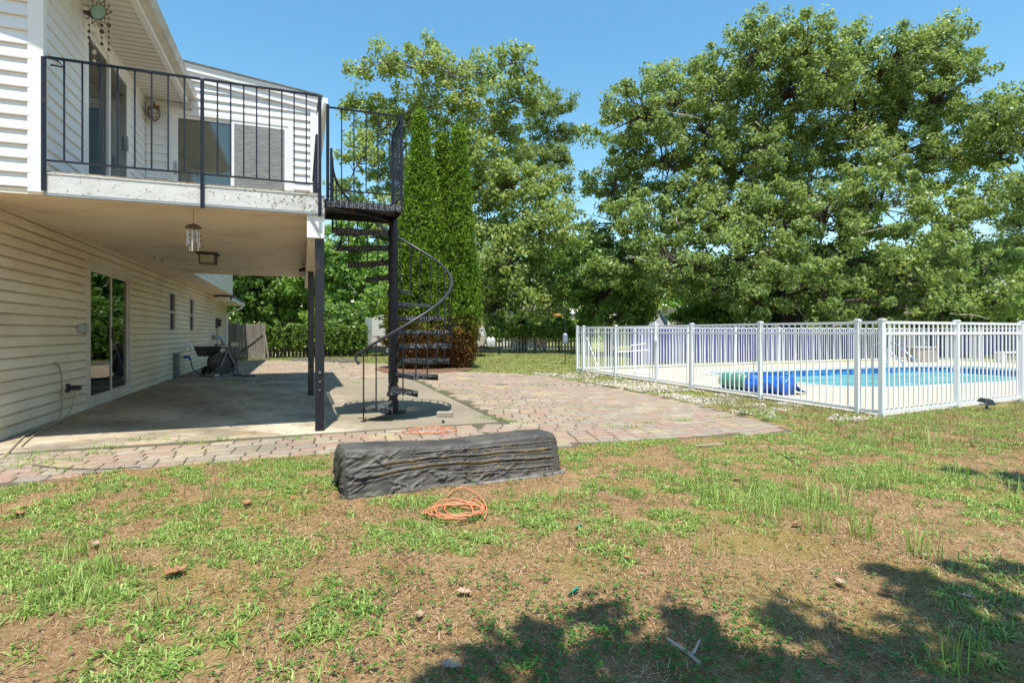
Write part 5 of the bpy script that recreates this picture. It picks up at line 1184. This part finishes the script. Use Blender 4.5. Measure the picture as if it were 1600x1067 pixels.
def tree(name, label, base, lobes, tr, fork, lm, bm_, leaf=(.15, .09), dens=5, cr=.5, leaves=60, group=None, up=.5, twigs=.6, shell=.5, seed=1, dead=0, lean=(0, 0)):
    rng = np.random.default_rng(seed); t = thing(name, label, 'tree', (*base, 0), 'W', group)
    cs, owner, lc = clumps(lobes, dens, cr, leaves, rng, shell)
    k_ = lc[:, 2] > .15; lc = lc[k_]; nd_ = NDIR[k_]
    v, f, r = leafmesh(lc, *leaf, up, rng, nd=nd_); build('crown', v, f, lm, t, rnd=r)
    mb = MB(); fk = Vector((base[0]+lean[0], base[1]+lean[1], fork))
    limb(mb, (*base, -.1), fk, tr*1.15, tr*.8, 8, 0, seed, 12, .02)
    lob = [(Vector(c), float(np.atleast_1d(r)[0])) for c, r in lobes]; order = sorted(range(len(lob)), key=lambda i: (lob[i][0]-fk).length); nodes = [(fk, tr*.7)]
    ends = {}
    for i in order:
        c, r = lob[i]; best = min(nodes, key=lambda q: (q[0]-c).length + .45*(q[0]-fk).length*0 + (3 if q[0].z > c.z+1.5 else 0)); r0 = max(.035, best[1]*.72)
        pts = limb(mb, best[0], c, r0, max(.025, r0*.5), 7, .2, seed*31+i, 7); ends[i] = (pts, r0)
        nodes.append((pts[3], r0*.8)); nodes.append((c, max(.03, r0*.55)))
    rr = random.Random(seed)
    for k in range(len(cs)):
        if rr.random() > twigs: continue
        pts, r0 = ends[owner[k]]; p = pts[rr.choice((3, 4, 5, 6))]; limb(mb, p, Vector(cs[k]), .022+.02*rr.random(), .008, 4, .1, seed*7+k, 4, .08)
    mb.build('trunk', bm_, t, smooth=True)
    if dead:
        for k in range(dead):
            mb = MB()
            c, r = lob[rr.randrange(len(lob))]; a = c+Vector((rr.uniform(-r, r), -r*.8, rr.uniform(-r, 0))); b = a+Vector((rr.uniform(-1.2, 1.2), rr.uniform(-.8, .2), rr.uniform(-.6, .6)))
            p = limb(mb, a, b, .03, .008, 5, 0, k, 5); limb(mb, p[2], p[2]+Vector((rr.uniform(-.5, .5), 0, rr.uniform(-.4, .5))), .016, .006, 4, 0, k+50, 4)
            mb.build('dead_branch', M['dead'], t)
    return t
def LB(rows, Y, spread=1.2, seed=0, ry=1.0):
    rr = random.Random(seed); o = []
    for row in rows:
        px, py, pr = row[:3]; y = Y + (row[3] if len(row) > 3 else rr.uniform(-spread, spread)); r = pr/FPX*y; o.append((AT(px, py, y), (r, r*ry, r*.85)))
    return o
L_oak = leafmat('oak_leaves', (.085, .145, .04), (.19, .285, .08), (.44, .53, .20), rough=.42, trans=.5, spec=.4)
L_map = leafmat('maple_leaves', (.12, .185, .045), (.26, .355, .10), (.48, .55, .21), rough=.45, trans=.5, spec=.3)
L_mid = leafmat('fresh_green_leaves', (.085, .18, .03), (.21, .37, .075), (.42, .58, .17), rough=.45, trans=.5, spec=.35)
L_dark = leafmat('deep_green_leaves', (.05, .11, .02), (.13, .24, .045), (.29, .42, .11), rough=.42, trans=.45, spec=.4)
L_arb = leafmat('arborvitae_sprays', (.03, .075, .01), (.11, .22, .02), (.28, .42, .05), rough=.6, trans=.4, spec=.2, cscale=2.4, brown=((.22, .085, .04), -.1, 1.0))
L_pine = leafmat('pine_needles', (.10, .16, .05), (.22, .31, .10), (.38, .45, .18), rough=.55, trans=.45, spec=.2)
L_ivy = leafmat('ivy_leaves', (.05, .10, .018), (.14, .24, .04), (.30, .42, .09), rough=.38, trans=.4)
# the big oak beyond the pool
oak = LB([(985,190,66),(960,285,52),(1050,150,60),(1025,255,64),(945,360,42),(1000,345,52),(935,430,30),
 (1120,130,66),(1180,85,58),(1250,65,50),(1310,85,52),(1240,145,72),(1330,155,72),(1400,90,58),(1455,80,55),(1475,145,50),(1420,175,52),(1180,180,60),(1100,205,50),(1300,215,52),
 (1245,300,60),(1170,330,52),(1100,350,58,-1.5),(1040,405,62,-2.5),(980,415,45,-1.5),(1160,395,70,-2.5),(1210,350,60,-2),(1290,330,62,-2),(1375,320,72,-2.2),(1455,270,52),(1480,345,66,-1.5),
 (1420,415,72,-3),(1330,405,66,-2.5),(1235,440,66,-3),(1135,445,50,-2),(1180,470,45,-3.2),(1300,470,50,-3.2),(1400,478,48,-3.4),(1500,430,58,-2),(1560,470,52,-2.5),(1560,400,45),(1480,480,42,-3.3),(1090,290,44),(1380,240,40),(1150,270,48),(1200,250,44),(1060,330,40),(1330,270,40),(1110,250,40),(1260,240,40),(1240,390,50),(1520,250,34),(1430,235,44),(1500,205,38),(1350,200,44),(1290,120,50),(1495,110,34),(1180,235,40),(1400,140,50)], 26, 1.8, 3)
tree('oak_tree', 'huge spreading oak filling the sky behind the pool with dark glossy leaves', AT(1235, 540, 26)[:2], oak, .42, 3.2, L_oak, M['bark'], (.175, .10), 5.2, .50, 84, twigs=.8, shell=.55, seed=11, dead=16)
r2 = LB([(1560,170,46),(1600,215,60),(1640,160,60),(1555,235,36),(1620,300,50),(1680,240,60),(1575,285,32),(1530,190,24)], 24, 1, 5)
tree('oak_tree', 'leafy tree reaching in at the right edge beside the huge oak', AT(1690, 540, 24)[:2], r2, .25, 3., L_oak, M['bark'], (.19, .10), 4.8, .55, 55, twigs=.7, seed=12)
# pale maple behind the evergreens, its conifer neighbour and the mass below
mp = LB([(560,115,22),(600,100,34),(575,170,36),(648,105,44),(610,190,48),(668,75,18),(700,110,40),(660,170,50),(730,150,40),(760,110,34),(800,100,36),(815,150,36),(770,180,48),(700,210,52),(830,125,18),
 (565,240,44),(545,170,20),(620,270,54),(540,300,34),(600,340,50),(680,290,50),(745,250,50),(790,235,44)], 31, 1.6, 7)
tree('maple_tree', 'tall airy pale green maple behind the dark evergreens', AT(690, 540, 31)[:2], mp, .33, 4.5, L_map, M['greybark'], (.22, .135), 4.3, .52, 42, twigs=.8, shell=.35, seed=21)
mp2 = LB([(760,300,44),(800,290,48),(840,290,40),(790,350,54),(850,350,48),(740,370,54),(880,385,32),(800,410,56),(860,430,48),(750,440,54),(830,465,44),(770,480,44),(890,330,18),(700,420,50),(885,455,30)], 30, 1.5, 9)
tree('maple_tree', 'rounded pale green tree between the evergreens and the pool corner', AT(812, 540, 31)[:2], mp2, .28, 2.2, L_map, M['bark'], (.22, .14), 5, .6, 52, twigs=.6, shell=.45, seed=22)
pn = LB([(845,165,26),(878,165,22),(858,205,32),(885,205,20),(840,240,32),(870,245,26),(850,280,28),(880,285,20),(862,150,14)], 36, 1, 13)
tree('pine_tree', 'dull green pine top standing behind the pale maple at right', AT(846, 540, 36)[:2], pn, .25, 7, L_pine, M['bark'], (.26, .09), 5, .5, 60, twigs=.8, up=0, seed=23)
# darker trees right of them and under the oak
tree('shade_tree', 'dark leafy tree behind the left corner of the pool fence', AT(950, 540, 27)[:2], LB([(905,440,44),(945,400,40),(950,455,46),(990,460,40),(920,480,36),(975,495,34),(1000,430,30),(890,400,26)], 27, 1.2, 15), .22, 1.6, L_dark, M['bark'], (.19, .12), 7, .5, 60, twigs=.5, seed=24)
tree('shade_tree', 'small bright green tree above the pool gate', AT(1090, 540, 29)[:2], LB([(1080,490,30),(1110,470,34),(1140,490,32),(1060,500,18),(1100,500,30)], 29, .8, 16), .12, 1.2, L_mid, M['bark'], (.16, .10), 9, .4, 60, seed=25)
tree('shade_tree', 'pale green tree behind the pool gate, left of the neighbour house', AT(1005, 540, 33)[:2], LB([(1000,470,30),(1020,480,26),(1030,440,30),(990,500,26),(1065,440,34),(1075,455,24)], 33, .8, 17), .14, 1.4, L_map, M['bark'], (.2, .12), 6, .45, 50, seed=26)
for i, (px, lab) in enumerate(((1200, 'dense dark shrub tree below the middle of the oak'), (1330, 'dense shrub tree behind the back fence right of the oak trunk'), (1470, 'dense shrub tree behind the far right of the pool'), (1590, 'dense shrub tree at the right edge behind the pool'))):
    tree('shrub_tree', lab, AT(px, 540, 29.5)[:2], LB([(px-60,470,48),(px,465,54),(px+55,470,50),(px-30,500,40),(px+30,500,42),(px,430,46)], 29.5, 1, 30+i), .14, .9, L_dark if i != 3 else L_mid, M['bark'], (.20, .12), 6, .55, 52, twigs=.4, seed=30+i, group='shrub trees behind the pool')
tree('spruce_tree', 'pale feathery conifer at the right edge behind the oak', AT(1600, 540, 36)[:2], LB([(1585,330,30),(1600,370,40),(1580,410,36),(1620,420,50),(1590,455,46),(1600,290,20)], 36, 1, 41), .2, 4, L_pine, M['bark'], (.3, .06), 7, .5, 60, seed=41)
# trees seen under the balcony and behind the stairs
tree('shade_tree', 'dark tree behind the wooden gate at the house corner', AT(390, 540, 31)[:2], LB([(360,440,40),(400,450,36),(370,480,34),(410,480,34),(340,410,40),(395,420,34)], 31, 1, 51), .2, 2, L_dark, M['bark'], (.22, .14), 7, .5, 60, seed=51)
tree('shade_tree', 'light green tree seen below the balcony behind the ivy hedge', AT(455, 540, 32)[:2], LB([(440,445,38),(475,440,38),(460,480,38),(500,470,36),(430,410,40),(480,400,40),(425,490,28)], 32, 1, 52), .2, 2, L_mid, M['bark'], (.22, .14), 7, .5, 60, seed=52, dead=7)
tree('shade_tree', 'dense green tree between the balcony posts and the stair column', AT(560, 540, 30)[:2], LB([(520,430,44),(560,420,44),(600,420,44),(535,475,40),(575,480,40),(530,380,40),(575,370,36),(510,495,34),(550,510,28),(600,470,40),(640,450,50),(690,480,50)], 30, 1.1, 53), .22, 1.8, L_mid, M['bark'], (.20, .13), 6.5, .5, 58, seed=53, dead=5)
tree('shade_tree', 'dark shrubby tree beside the ribbed camper', AT(520, 550, 27)[:2], LB([(500,520,26),(530,520,30),(555,525,28),(515,500,30),(545,498,30),(480,525,22)], 27, .6, 54), .12, .8, L_dark, M['bark'], (.17, .11), 9, .4, 60, seed=54)
# arborvitae trio
def arb(label, px, ptop, wpx, Y, seed):
    rng = np.random.default_rng(seed); x, y = AT(px, 560, Y)[:2]; H = EYE+(HZ-ptop)/FPX*Y; R_ = wpx/FPX*Y/2
    t = thing('arborvitae', label, 'tree', (x, y, 0), 'W', 'tall evergreens beside the camper')
    n = 5200; h = rng.random(n)**.85; z = .05+h*(H-.1)
    rad = R_*np.minimum(1, ((1-h)/.84))**.95*np.clip(.50+h*2.4, 0, 1.)
    a = rng.random(n)*2*PI; lump = .66+.30*vn(a*2.2+seed, z*1.3, 1, seed)+.26*vn(a*5+seed, z*4.2, 1, seed+9)
    rr_ = rad*lump*(.80+.22*rng.random(n)); cs = np.stack([x+rr_*np.cos(a), y+rr_*np.sin(a), z], 1)
    k = 19; ids = np.repeat(np.arange(n), k); lc = cs[ids]+rng.normal(size=(n*k, 3))*np.array([.075, .075, .10])
    td = np.stack([np.cos(a)*.7, np.sin(a)*.7, np.full(n, 1.5)], 1)[ids]
    v, f, r = leafmesh(lc, .10, .042, .1, rng, td, .9); build('crown', v, f, L_arb, t, rnd=r)
    mb = MB(); limb(mb, (x, y, -.05), (x, y, H*.93), .10, .02, 8, 0, seed, 8, .005)
    for q in range(46):
        zz = random.uniform(.2, H*.8); aa = random.random()*6.28; rr2 = R_*.75*min(1, (1-zz/H)/.6); limb(mb, (x, y, zz), (x+rr2*math.cos(aa), y+rr2*math.sin(aa), zz+rr2*.9), .022, .008, 4, 0, q, 5)
    mb.build('trunk', M['bark'], t)
arb('tallest narrow evergreen, leftmost of the three, with browned foliage near the ground', 657, 180, 116, 16.6, 61)
arb('narrow evergreen standing in the middle between the other two spires', 691, 220, 62, 17.3, 62)
arb('narrow evergreen on the right side of the trio', 717, 202, 70, 16.9, 63)
tree('low_evergreen', 'small rounded yellow-green evergreen bush bulging left of the tall spires', AT(616, 575, 16.7)[:2], [((AT(615, 488, 16.7)), (.46, .5, .62)), (AT(612, 530, 16.8), (.28, .3, .4)), (AT(640, 500, 16.5), (.5, .4, .9)), (AT(700, 505, 16.5), (.48, .4, .85)), (AT(670, 530, 16.3), (.6, .4, .6))], .06, .4, L_arb, M['bark'], (.12, .035), 60, .16, 26, up=.0, seed=64)
# ivy over the hedge fence and vines over the back pickets
def vine(label, A, B, z0, z1, dep, n, seed, leaf=(.13, .11), name='ivy_hedge', lumps=1.):
    rng = np.random.default_rng(seed); A = np.array(A); B = np.array(B); s = rng.random(n); q = rng.random(n)**.8
    top = z1*(.80+.30*vn(s*11, s*0+seed, 1, seed)+.12*vn(s*40, s*0+seed, 1, seed+4)); low = z0 + (z1-z0)*.35*vn(s*22, s*0, 1, seed+1)
    z = low+(top-low)*q; P = A+(B-A)*s[:, None]; d = (B-A)/np.linalg.norm(B-A); nn = np.array([d[1], -d[0]])
    off = (rng.random(n)-.35)*dep*(.7+.6*vn(s*30, z*2, 1, seed+2)); c = np.concatenate([P+nn*off[:, None], z[:, None]], 1)
    v, f, r = leafmesh(c, *leaf, .4, rng); t = thing(name, label, 'vine', (*((A+B)/2), 0), 'W'); build('leaves', v, f, L_ivy, t, rnd=r)
    mb = MB()
    for k in range(24):
        sx = rng.random(); p = A+(B-A)*sx; limb(mb, (*(p+nn*.08), 0), (*(p+nn*.1+d*rng.normal()*.4), z1*.9), .02, .008, 6, 0, k, 5)
    mb.build('stems', M['bark'], t)
vine('thick ivy covering the grey fence left of the steel posts', AT(412, 560, 23.2)[:2], AT(500, 560, 24.1)[:2], .25, 1.28, .55, 9000, 71)
vine('dark ivy bank continuing toward the campers', AT(495, 560, 24.2)[:2], AT(572, 560, 25.0)[:2], .0, 1.35, .7, 8000, 72)
vine('vines hanging over the top of the back picket fence', AT(750, 560, 29.2)[:2], AT(925, 560, 28.8)[:2], .72, 1.32, .6, 7000, 73, name='fence_vine')
tree('shrub_tree', 'low bushes behind the vine-covered picket fence at the back of the lawn', AT(835, 540, 33)[:2], LB([(760,505,26),(790,512,22),(820,508,24),(850,506,26),(880,508,26),(905,505,26),(925,510,24)], 33, .6, 75), .08, .5, L_mid, M['bark'], (.17, .11), 9, .4, 55, twigs=.3, seed=75)
# distant wood
rng = np.random.default_rng(80); n = 26000
x = rng.uniform(-60, 75, n); y = 58+rng.random(n)*10; z = rng.random(n)**.8*(7.5+4.5*vn(x*.16, x*0, 1, 81)); v, f, r = leafmesh(np.stack([x, y, z], 1), .75, .5, .3, rng)
kind(build('distant_wood', v, f, L_mid, rnd=r), 'stuff')
# trees behind the camera whose boughs shade the foreground lawn
def GS(px, py, h, r, sy=1.): X_, Y_ = G(px, py); return ((X_+.045*h, Y_-.327*h, h), (r, r*sy, .25))
sh = [GS(870,1090,5.2,.26,1.3), GS(960,1030,5.0,.13,1.3), GS(1030,1075,5.4,.17,1.4), GS(1160,1100,5.4,.22,1.4), GS(1110,1020,5.0,.09,1.6), GS(1085,980,5.0,.032,4), GS(930,965,5.2,.06,1.4), GS(770,1045,5.3,.08,1.2), GS(1310,1080,5.6,.14,1.6), GS(1250,1010,5.5,.06,2.4), GS(1215,955,5.2,.03,4.5),
      GS(1470,1070,5.2,.16,1.4), GS(1400,1000,5.4,.06,2.4), GS(1500,975,5.2,.10,1.6), GS(1420,912,5.2,.06,2), GS(1580,1010,5.2,.18,1.3), GS(1600,905,5.5,.08,1.6), GS(1370,900,5.4,.028,4), GS(1585,752,5.6,.20,.7), GS(1500,742,5.6,.10,.6), GS(1650,775,5.6,.25,.7), GS(1000,1110,5.2,.26,1.2), GS(700,1080,5.2,.08,1.2), GS(850,1000,5.2,.07,1.3), GS(1130,1060,5.2,.10,1.3), GS(1530,1050,5.3,.2,1.3), GS(1440,960,5.3,.09,1.8), GS(1570,950,5.3,.12,1.3), GS(1380,1060,5.3,.12,1.5), GS(1220,1050,5.3,.10,1.6), GS(1500,900,5.3,.05,2.5), GS(1460,925,5.3,.06,2), GS(1320,1010,5.3,.06,2.4)]
def shadetree(label, base, lobes, seed):
    rng = np.random.default_rng(seed); t = thing('shade_tree', label, 'tree', (*base, 0), 'W')
    cs, owner, lc = clumps(lobes, 120, .11, 8, rng, .1); v, f, r = leafmesh(lc, .10, .065, 1.2, rng); build('crown', v, f, L_oak, t, rnd=r)
    mb = MB(); fk = Vector((*base, 3.6)); limb(mb, (*base, -.1), fk, .26, .2, 7, 0, seed, 10, .02)
    for i, (c, r_) in enumerate(lobes): limb(mb, fk, Vector(c), .07, .015, 8, .5, seed+i, 6)
    mb.build('trunk', M['bark'], t)
shadetree('tree standing behind the camera whose low boughs shade the lawn', (2.6, -4.2), sh, 91)

# ------------------------------------------------------------------ lawn cover
def blades(P, h, wd, lean, rng=RG, curl=.5):
    """P (n,3) roots; three-row bent blades, two quads each"""
    n = len(P); a = rng.random(n)*2*PI; d = np.stack([np.cos(a), np.sin(a), np.zeros(n)], 1); s = np.stack([-np.sin(a), np.cos(a), np.zeros(n)], 1)
    h = np.broadcast_to(h, n)[:, None]; wd = np.broadcast_to(wd, n)[:, None]; ln = (lean*rng.uniform(.3, 1.3, n))[:, None]
    up = np.array([0, 0, 1.]); m = P + up*h*.55*np.sqrt(np.maximum(.15, 1-ln**2*.5)) + d*h*ln*.35; e = P + up*h*np.maximum(.12, 1-ln*curl) + d*h*ln
    rows = [P-s*wd*.5, P+s*wd*.5, m-s*wd*.42, m+s*wd*.42, e-s*wd*.06, e+s*wd*.06]
    v = np.stack(rows, 1).reshape(-1, 3); b = np.arange(n)[:, None]*6; f = np.concatenate([b+np.array([0, 1, 3, 2]), b+np.array([2, 3, 5, 4])], 1).reshape(-1, 4)
    return v, f, np.repeat(rng.random(n), 6)
def lawn_pts(n, y0, y1, rng, pw=1.):
    y = y0+(y1-y0)*rng.random(n)**pw; x = (rng.random(n)*2-1)*(y*.96+.25); return x, y
LAWN_OK = lambda x, y: ~inpoly(x, y, PAVE) & ~inpoly(x, y, SLABW) & ~inpoly(x, y, YARD)
def tarpmask(x, y): return ~inpoly(x, y, [(-1.0, 3.62), (.36, 4.28), (.18, 4.6), (-1.22, 3.9)])
_g = [  # green patches: photograph pixel, size x, size y (pixels), strength
 (250,765,260,28,1.),(60,790,120,30,.8),(430,745,120,22,.9),(60,860,130,60,1.),(140,930,130,60,1.),(250,900,60,30,.7),(40,1040,60,40,1.),(230,1050,120,30,.8),(90,1000,90,30,.6),(330,905,90,22,.6),(300,850,120,30,.6),(400,865,80,22,.6),(330,800,70,25,.6),
 (600,830,70,22,.9),(560,845,30,15,.7),(700,850,60,24,1.),(650,790,60,10,.7),(760,805,60,18,.7),(880,820,80,26,1.),(990,815,100,26,1.),(1100,795,90,26,.9),(1230,770,110,30,1.1),(1330,750,90,30,.9),(900,715,60,14,1.),(1010,725,70,16,.6),(1120,705,90,12,.9),(1250,690,80,14,1.),
 (1000,770,90,20,.8),(1150,740,120,26,.8),(1300,710,110,20,.8),(700,760,60,8,.5),(960,700,100,10,.8),(1450,760,120,26,.7),(1200,655,90,12,1.),(1050,625,60,10,1.),(900,590,60,6,1.),(1150,830,120,14,.4),(1380,670,120,16,.9),(1500,655,120,14,.9),(1420,710,80,22,.5),(1550,690,80,22,.6),(1530,960,70,40,1.),(1560,800,80,30,.4),(470,985,90,30,.35),(560,960,120,40,.3),(380,1020,60,30,.5),(950,870,60,18,.4),(1500,1040,60,30,.5)]
def green(x, y):
    px = 800+x/y*FPX; py = HZ+EYE*FPX/y; g_ = np.zeros_like(px)
    for a, b, sx, sy, s in _g: g_ = np.maximum(g_, s*np.exp(-((px-a)/sx)**2-((py-b)/sy)**2))
    return g_
L_grass = leafmat('lawn_grass', (.11, .19, .035), (.24, .36, .08), (.44, .54, .19), rough=.55, trans=.35, spec=.25, cscale=2.2)
L_grass2 = leafmat('dull_grass', (.09, .11, .03), (.19, .21, .07), (.33, .31, .14), rough=.6, trans=.3, spec=.2, cscale=2.)
L_straw = leafmat('straw_litter', (.09, .05, .025), (.27, .17, .085), (.56, .41, .25), rough=.85, trans=.1, spec=.15, cscale=5)
L_clov = leafmat('clover_leaves', (.025, .09, .015), (.06, .17, .025), (.14, .28, .05), rough=.5, trans=.3, spec=.3, cscale=3)
rng = np.random.default_rng(101)
def take(n, y0, y1, prob, pw=.8):
    x, y = lawn_pts(n, y0, y1, rng, pw); k = (rng.random(n) < prob(x, y)) & LAWN_OK(x, y) & tarpmask(x, y); return x[k], y[k]
# crabgrass tufts: low radiating blades
x, y = take(60000, 1.6, 8.2, lambda x, y: np.clip(green(x, y)*1.5*np.clip(fbm(x, y, 5, 1)*3.8-1.55, 0, 1), 0, .5))
k = 13; ids = np.repeat(np.arange(len(x)), k); X_ = x[ids]+rng.normal(size=len(ids))*.018; Y_ = y[ids]+rng.normal(size=len(ids))*.018
hh = rng.uniform(.018, .058, len(ids)); v, f, r = blades(np.stack([X_, Y_, hz(X_, Y_)], 1), hh, rng.uniform(.0045, .0085, len(ids)), 1.35, rng, .85)
kind(build('crabgrass', v, f, L_grass, rnd=r), 'stuff')
# thin sparse grass everywhere
x, y = take(70000, 1.6, 9., lambda x, y: np.clip(.02+.42*green(x, y)+.06*(fbm(x, y, 1.7, 6) > .57), 0, 1)*np.clip(fbm(x, y, 7, 9)*3-.9, 0, 1))
v, f, r = blades(np.stack([x, y, hz(x, y)], 1), rng.uniform(.03, .10, len(x)), rng.uniform(.002, .0045, len(x)), .7, rng)
kind(build('fine_grass', v, f, L_grass2, rnd=r), 'stuff')
# tall clumps in the right half and a few at left
tc = [(1165,770),(1120,790),(1205,800),(1085,775),(1215,820),(1265,790),(1260,770),(1295,800),(1320,790),(1345,770),(1150,800),(1180,815),(1310,760),(1400,745),(1430,760),(1380,770),(1240,800),(1100,740),(1380,665),(1430,690),(1540,770),(1500,755),(1595,780),
      (640,800),(830,790),(880,790),(1000,850),(240,960),(140,940),(80,950),(60,930),(335,790),(360,770),(470,810),(120,880),(160,905),(1350,850),(1280,840),(1440,880),(1500,1050),(1100,870),(1460,700),(1330,690)]
X_ = []; Y_ = []; H_ = []
for (a, b) in tc:
    gx, gy = G(a, b); m = random.randint(20, 46); X_.append(gx+rng.normal(size=m)*.05); Y_.append(gy+rng.normal(size=m)*.05); H_.append(rng.uniform(.08, .21 if a > 1000 else .13, m))
X_, Y_, H_ = map(np.concatenate, (X_, Y_, H_)); v, f, r = blades(np.stack([X_, Y_, hz(X_, Y_)], 1), H_, rng.uniform(.003, .006, len(X_)), .55, rng)
kind(build('tall_grass', v, f, L_grass, rnd=r), 'stuff')
# far lawn
x = rng.uniform(-9, 4, 90000); y = rng.uniform(9, 30, 90000); x = x*y/14
k = LAWN_OK(x, y) & (fbm(x, y, 2, 3) > .36); x, y = x[k], y[k]
x2 = rng.uniform(3, 14, 60000); y2 = rng.uniform(5, 11, 60000); k2 = LAWN_OK(x2, y2) & (fbm(x2, y2, 2.5, 3) > .38) & (x2 > y2*.25); x2, y2 = x2[k2], y2[k2]
x = np.concatenate([x, x2]); y = np.concatenate([y, y2])
v, f, r = blades(np.stack([x, y, hz(x, y)], 1), rng.uniform(.03, .08, len(x)), rng.uniform(.006, .012, len(x))*np.clip(y/12, .5, 2), .9, rng)
kind(build('back_lawn_grass', v, f, L_grass2, rnd=r), 'stuff')
# straw litter
x, y = take(260000, 1.6, 8., lambda x, y: np.clip(fbm(x, y, 4, 7)*2.6-.55, .1, 1)*np.clip(1.1-green(x, y)*.6, 0, 1), .75)
n = len(x); a = rng.random(n)*PI*2; L_ = rng.uniform(.006, .045, n)*rng.uniform(.5, 1, n); wv_ = rng.uniform(.0010, .0024, n)*(1+y*.12); z = hz(x, y)+rng.uniform(.002, .014, n); dz = rng.uniform(-.006, .010, n)
d = np.stack([np.cos(a)*L_*.5, np.sin(a)*L_*.5, dz], 1); s = np.stack([-np.sin(a)*wv_*.5, np.cos(a)*wv_*.5, np.zeros(n)], 1); c = np.stack([x, y, z], 1)
v = np.stack([c-d-s, c-d+s, c+d+s, c+d-s], 1).reshape(-1, 3)
kind(build('straw_litter', v, np.arange(4*n).reshape(n, 4), L_straw, rnd=np.repeat(rng.random(n), 4)), 'stuff')
# clover in the shade and scattered sprigs
def clprob(x, y):
    px = 800+x/y*FPX; py = HZ+EYE*FPX/y
    return np.clip(1.0*np.exp(-((px-950)/330)**2-((py-1040)/85)**2) + .28*np.exp(-((px-650)/260)**2-((py-930)/60)**2)+.12*np.exp(-((px-1350)/200)**2-((py-1000)/70)**2)+.10, 0, 1)*np.clip(fbm(x, y, 6, 12)*3.4-1.1, 0, 1)
x, y = take(52000, 1.55, 6.5, clprob, 1.); n = len(x); ids = np.repeat(np.arange(n), 3); a0 = rng.random(n)*6.28; a = a0[ids]+np.tile([0, 2.09, 4.19], n); R_ = rng.uniform(.0055, .010, n)[ids]
z = (hz(x, y)+rng.uniform(.012, .035, n))[ids]; c = np.stack([x[ids], y[ids], z], 1); d = np.stack([np.cos(a), np.sin(a), rng.uniform(-.1, .3, 3*n)], 1); s = np.stack([-np.sin(a), np.cos(a), np.zeros(3*n)], 1); R_ = R_[:, None]
v = np.stack([c, c+d*R_*.8-s*R_*.65, c+d*R_*1.6, c+d*R_*.8+s*R_*.65], 1).reshape(-1, 3)
kind(build('clover', v, np.arange(12*n).reshape(3*n, 4), L_clov, rnd=np.repeat(rng.random(3*n), 4)), 'stuff')
# weeds in the paver joints
wp = [(35,722),(60,715),(150,712),(165,702),(110,722),(70,728),(20,735),(255,690),(345,690),(470,690),(760,655),(775,658),(720,612),(752,607),(790,640),(735,597),(985,671),(1065,660),(910,660),(955,668),(1010,664),(805,663),(690,612),(95,740),(410,575),(560,600),(300,697),(212,690),(1130,655)]
X_ = []; Y_ = []
for (a, b) in wp:
    gx, gy = G(a, b); m = random.randint(30, 70); X_.append(gx+rng.normal(size=m)*.09); Y_.append(gy+rng.normal(size=m)*.03)
X_, Y_ = np.concatenate(X_), np.concatenate(Y_); v, f, r = blades(np.stack([X_, Y_, np.full(len(X_), .018)], 1), rng.uniform(.02, .07, len(X_)), rng.uniform(.004, .008, len(X_)), 1., rng)
kind(build('joint_weeds', v, f, L_grass, rnd=r), 'stuff')
# pale gravel along the fence
GP = [G(*q) for q in ((828, 583), (905, 581), (965, 588), (1030, 600), (1085, 608), (1190, 621), (1345, 650), (1400, 658), (1330, 664), (1240, 664), (1150, 648), (1040, 620), (960, 605), (900, 594), (850, 588))]
n = 20000; x = rng.uniform(0, 5, n); y = rng.uniform(6, 16, n); k = inpoly(x, y, GP) & ~inpoly(x, y, YARD) & (fbm(x, y, 2.2, 20) > .49); x, y = x[k], y[k]; n = len(x); R_ = rng.uniform(.012, .034, n)
oc = np.array([(1, 0, 0), (0, 1, 0), (-1, 0, 0), (0, -1, 0), (.1, .1, .8), (0, 0, -.5)]); of = np.array([(0, 1, 4, 4), (1, 2, 4, 4), (2, 3, 4, 4), (3, 0, 4, 4)])
ang = rng.random(n)*6.28; ca_, sa_ = np.cos(ang), np.sin(ang); q = oc[None]*R_[:, None, None]*rng.uniform(.6, 1.2, (n, 6, 3)); v = np.stack([q[..., 0]*ca_[:, None]-q[..., 1]*sa_[:, None]+x[:, None], q[..., 0]*sa_[:, None]+q[..., 1]*ca_[:, None]+y[:, None], q[..., 2]+hz(x, y)[:, None]+.004], -1).reshape(-1, 3)
f3 = (np.arange(n)[:, None, None]*6+of[None, :, :3]).reshape(-1, 3)
L_grav = leafmat('pale_gravel', (.20, .17, .13), (.34, .30, .25), (.55, .51, .45), rough=.9, trans=0, spec=.2, cscale=6)
kind(build('gravel', v, f3, L_grav, rnd=np.repeat(rng.random(n), 6)), 'stuff')
# mulch under the evergreens
MP = [G(*q) for q in ((585, 578), (620, 570), (700, 566), (740, 572), (735, 580), (690, 584), (640, 584), (600, 584))]
v, f = filled([MP], .03); kind(build('mulch_bed', v, f, mat('red_brown_mulch', (.20, .09, .05), (.11, .055, .035), 14, .95, bump=1., bscale=30, world=True)), 'structure')
GBd = [G(*q) for q in ((448, 563), (475, 559), (560, 560), (575, 563), (545, 566), (480, 566))]
v, f = filled([GBd], .02); kind(build('gravel_strip', v, f, mat('dark_gravel', (.14, .12, .11), (.08, .07, .065), 14, .95, bump=1., bscale=30, world=True)), 'structure')
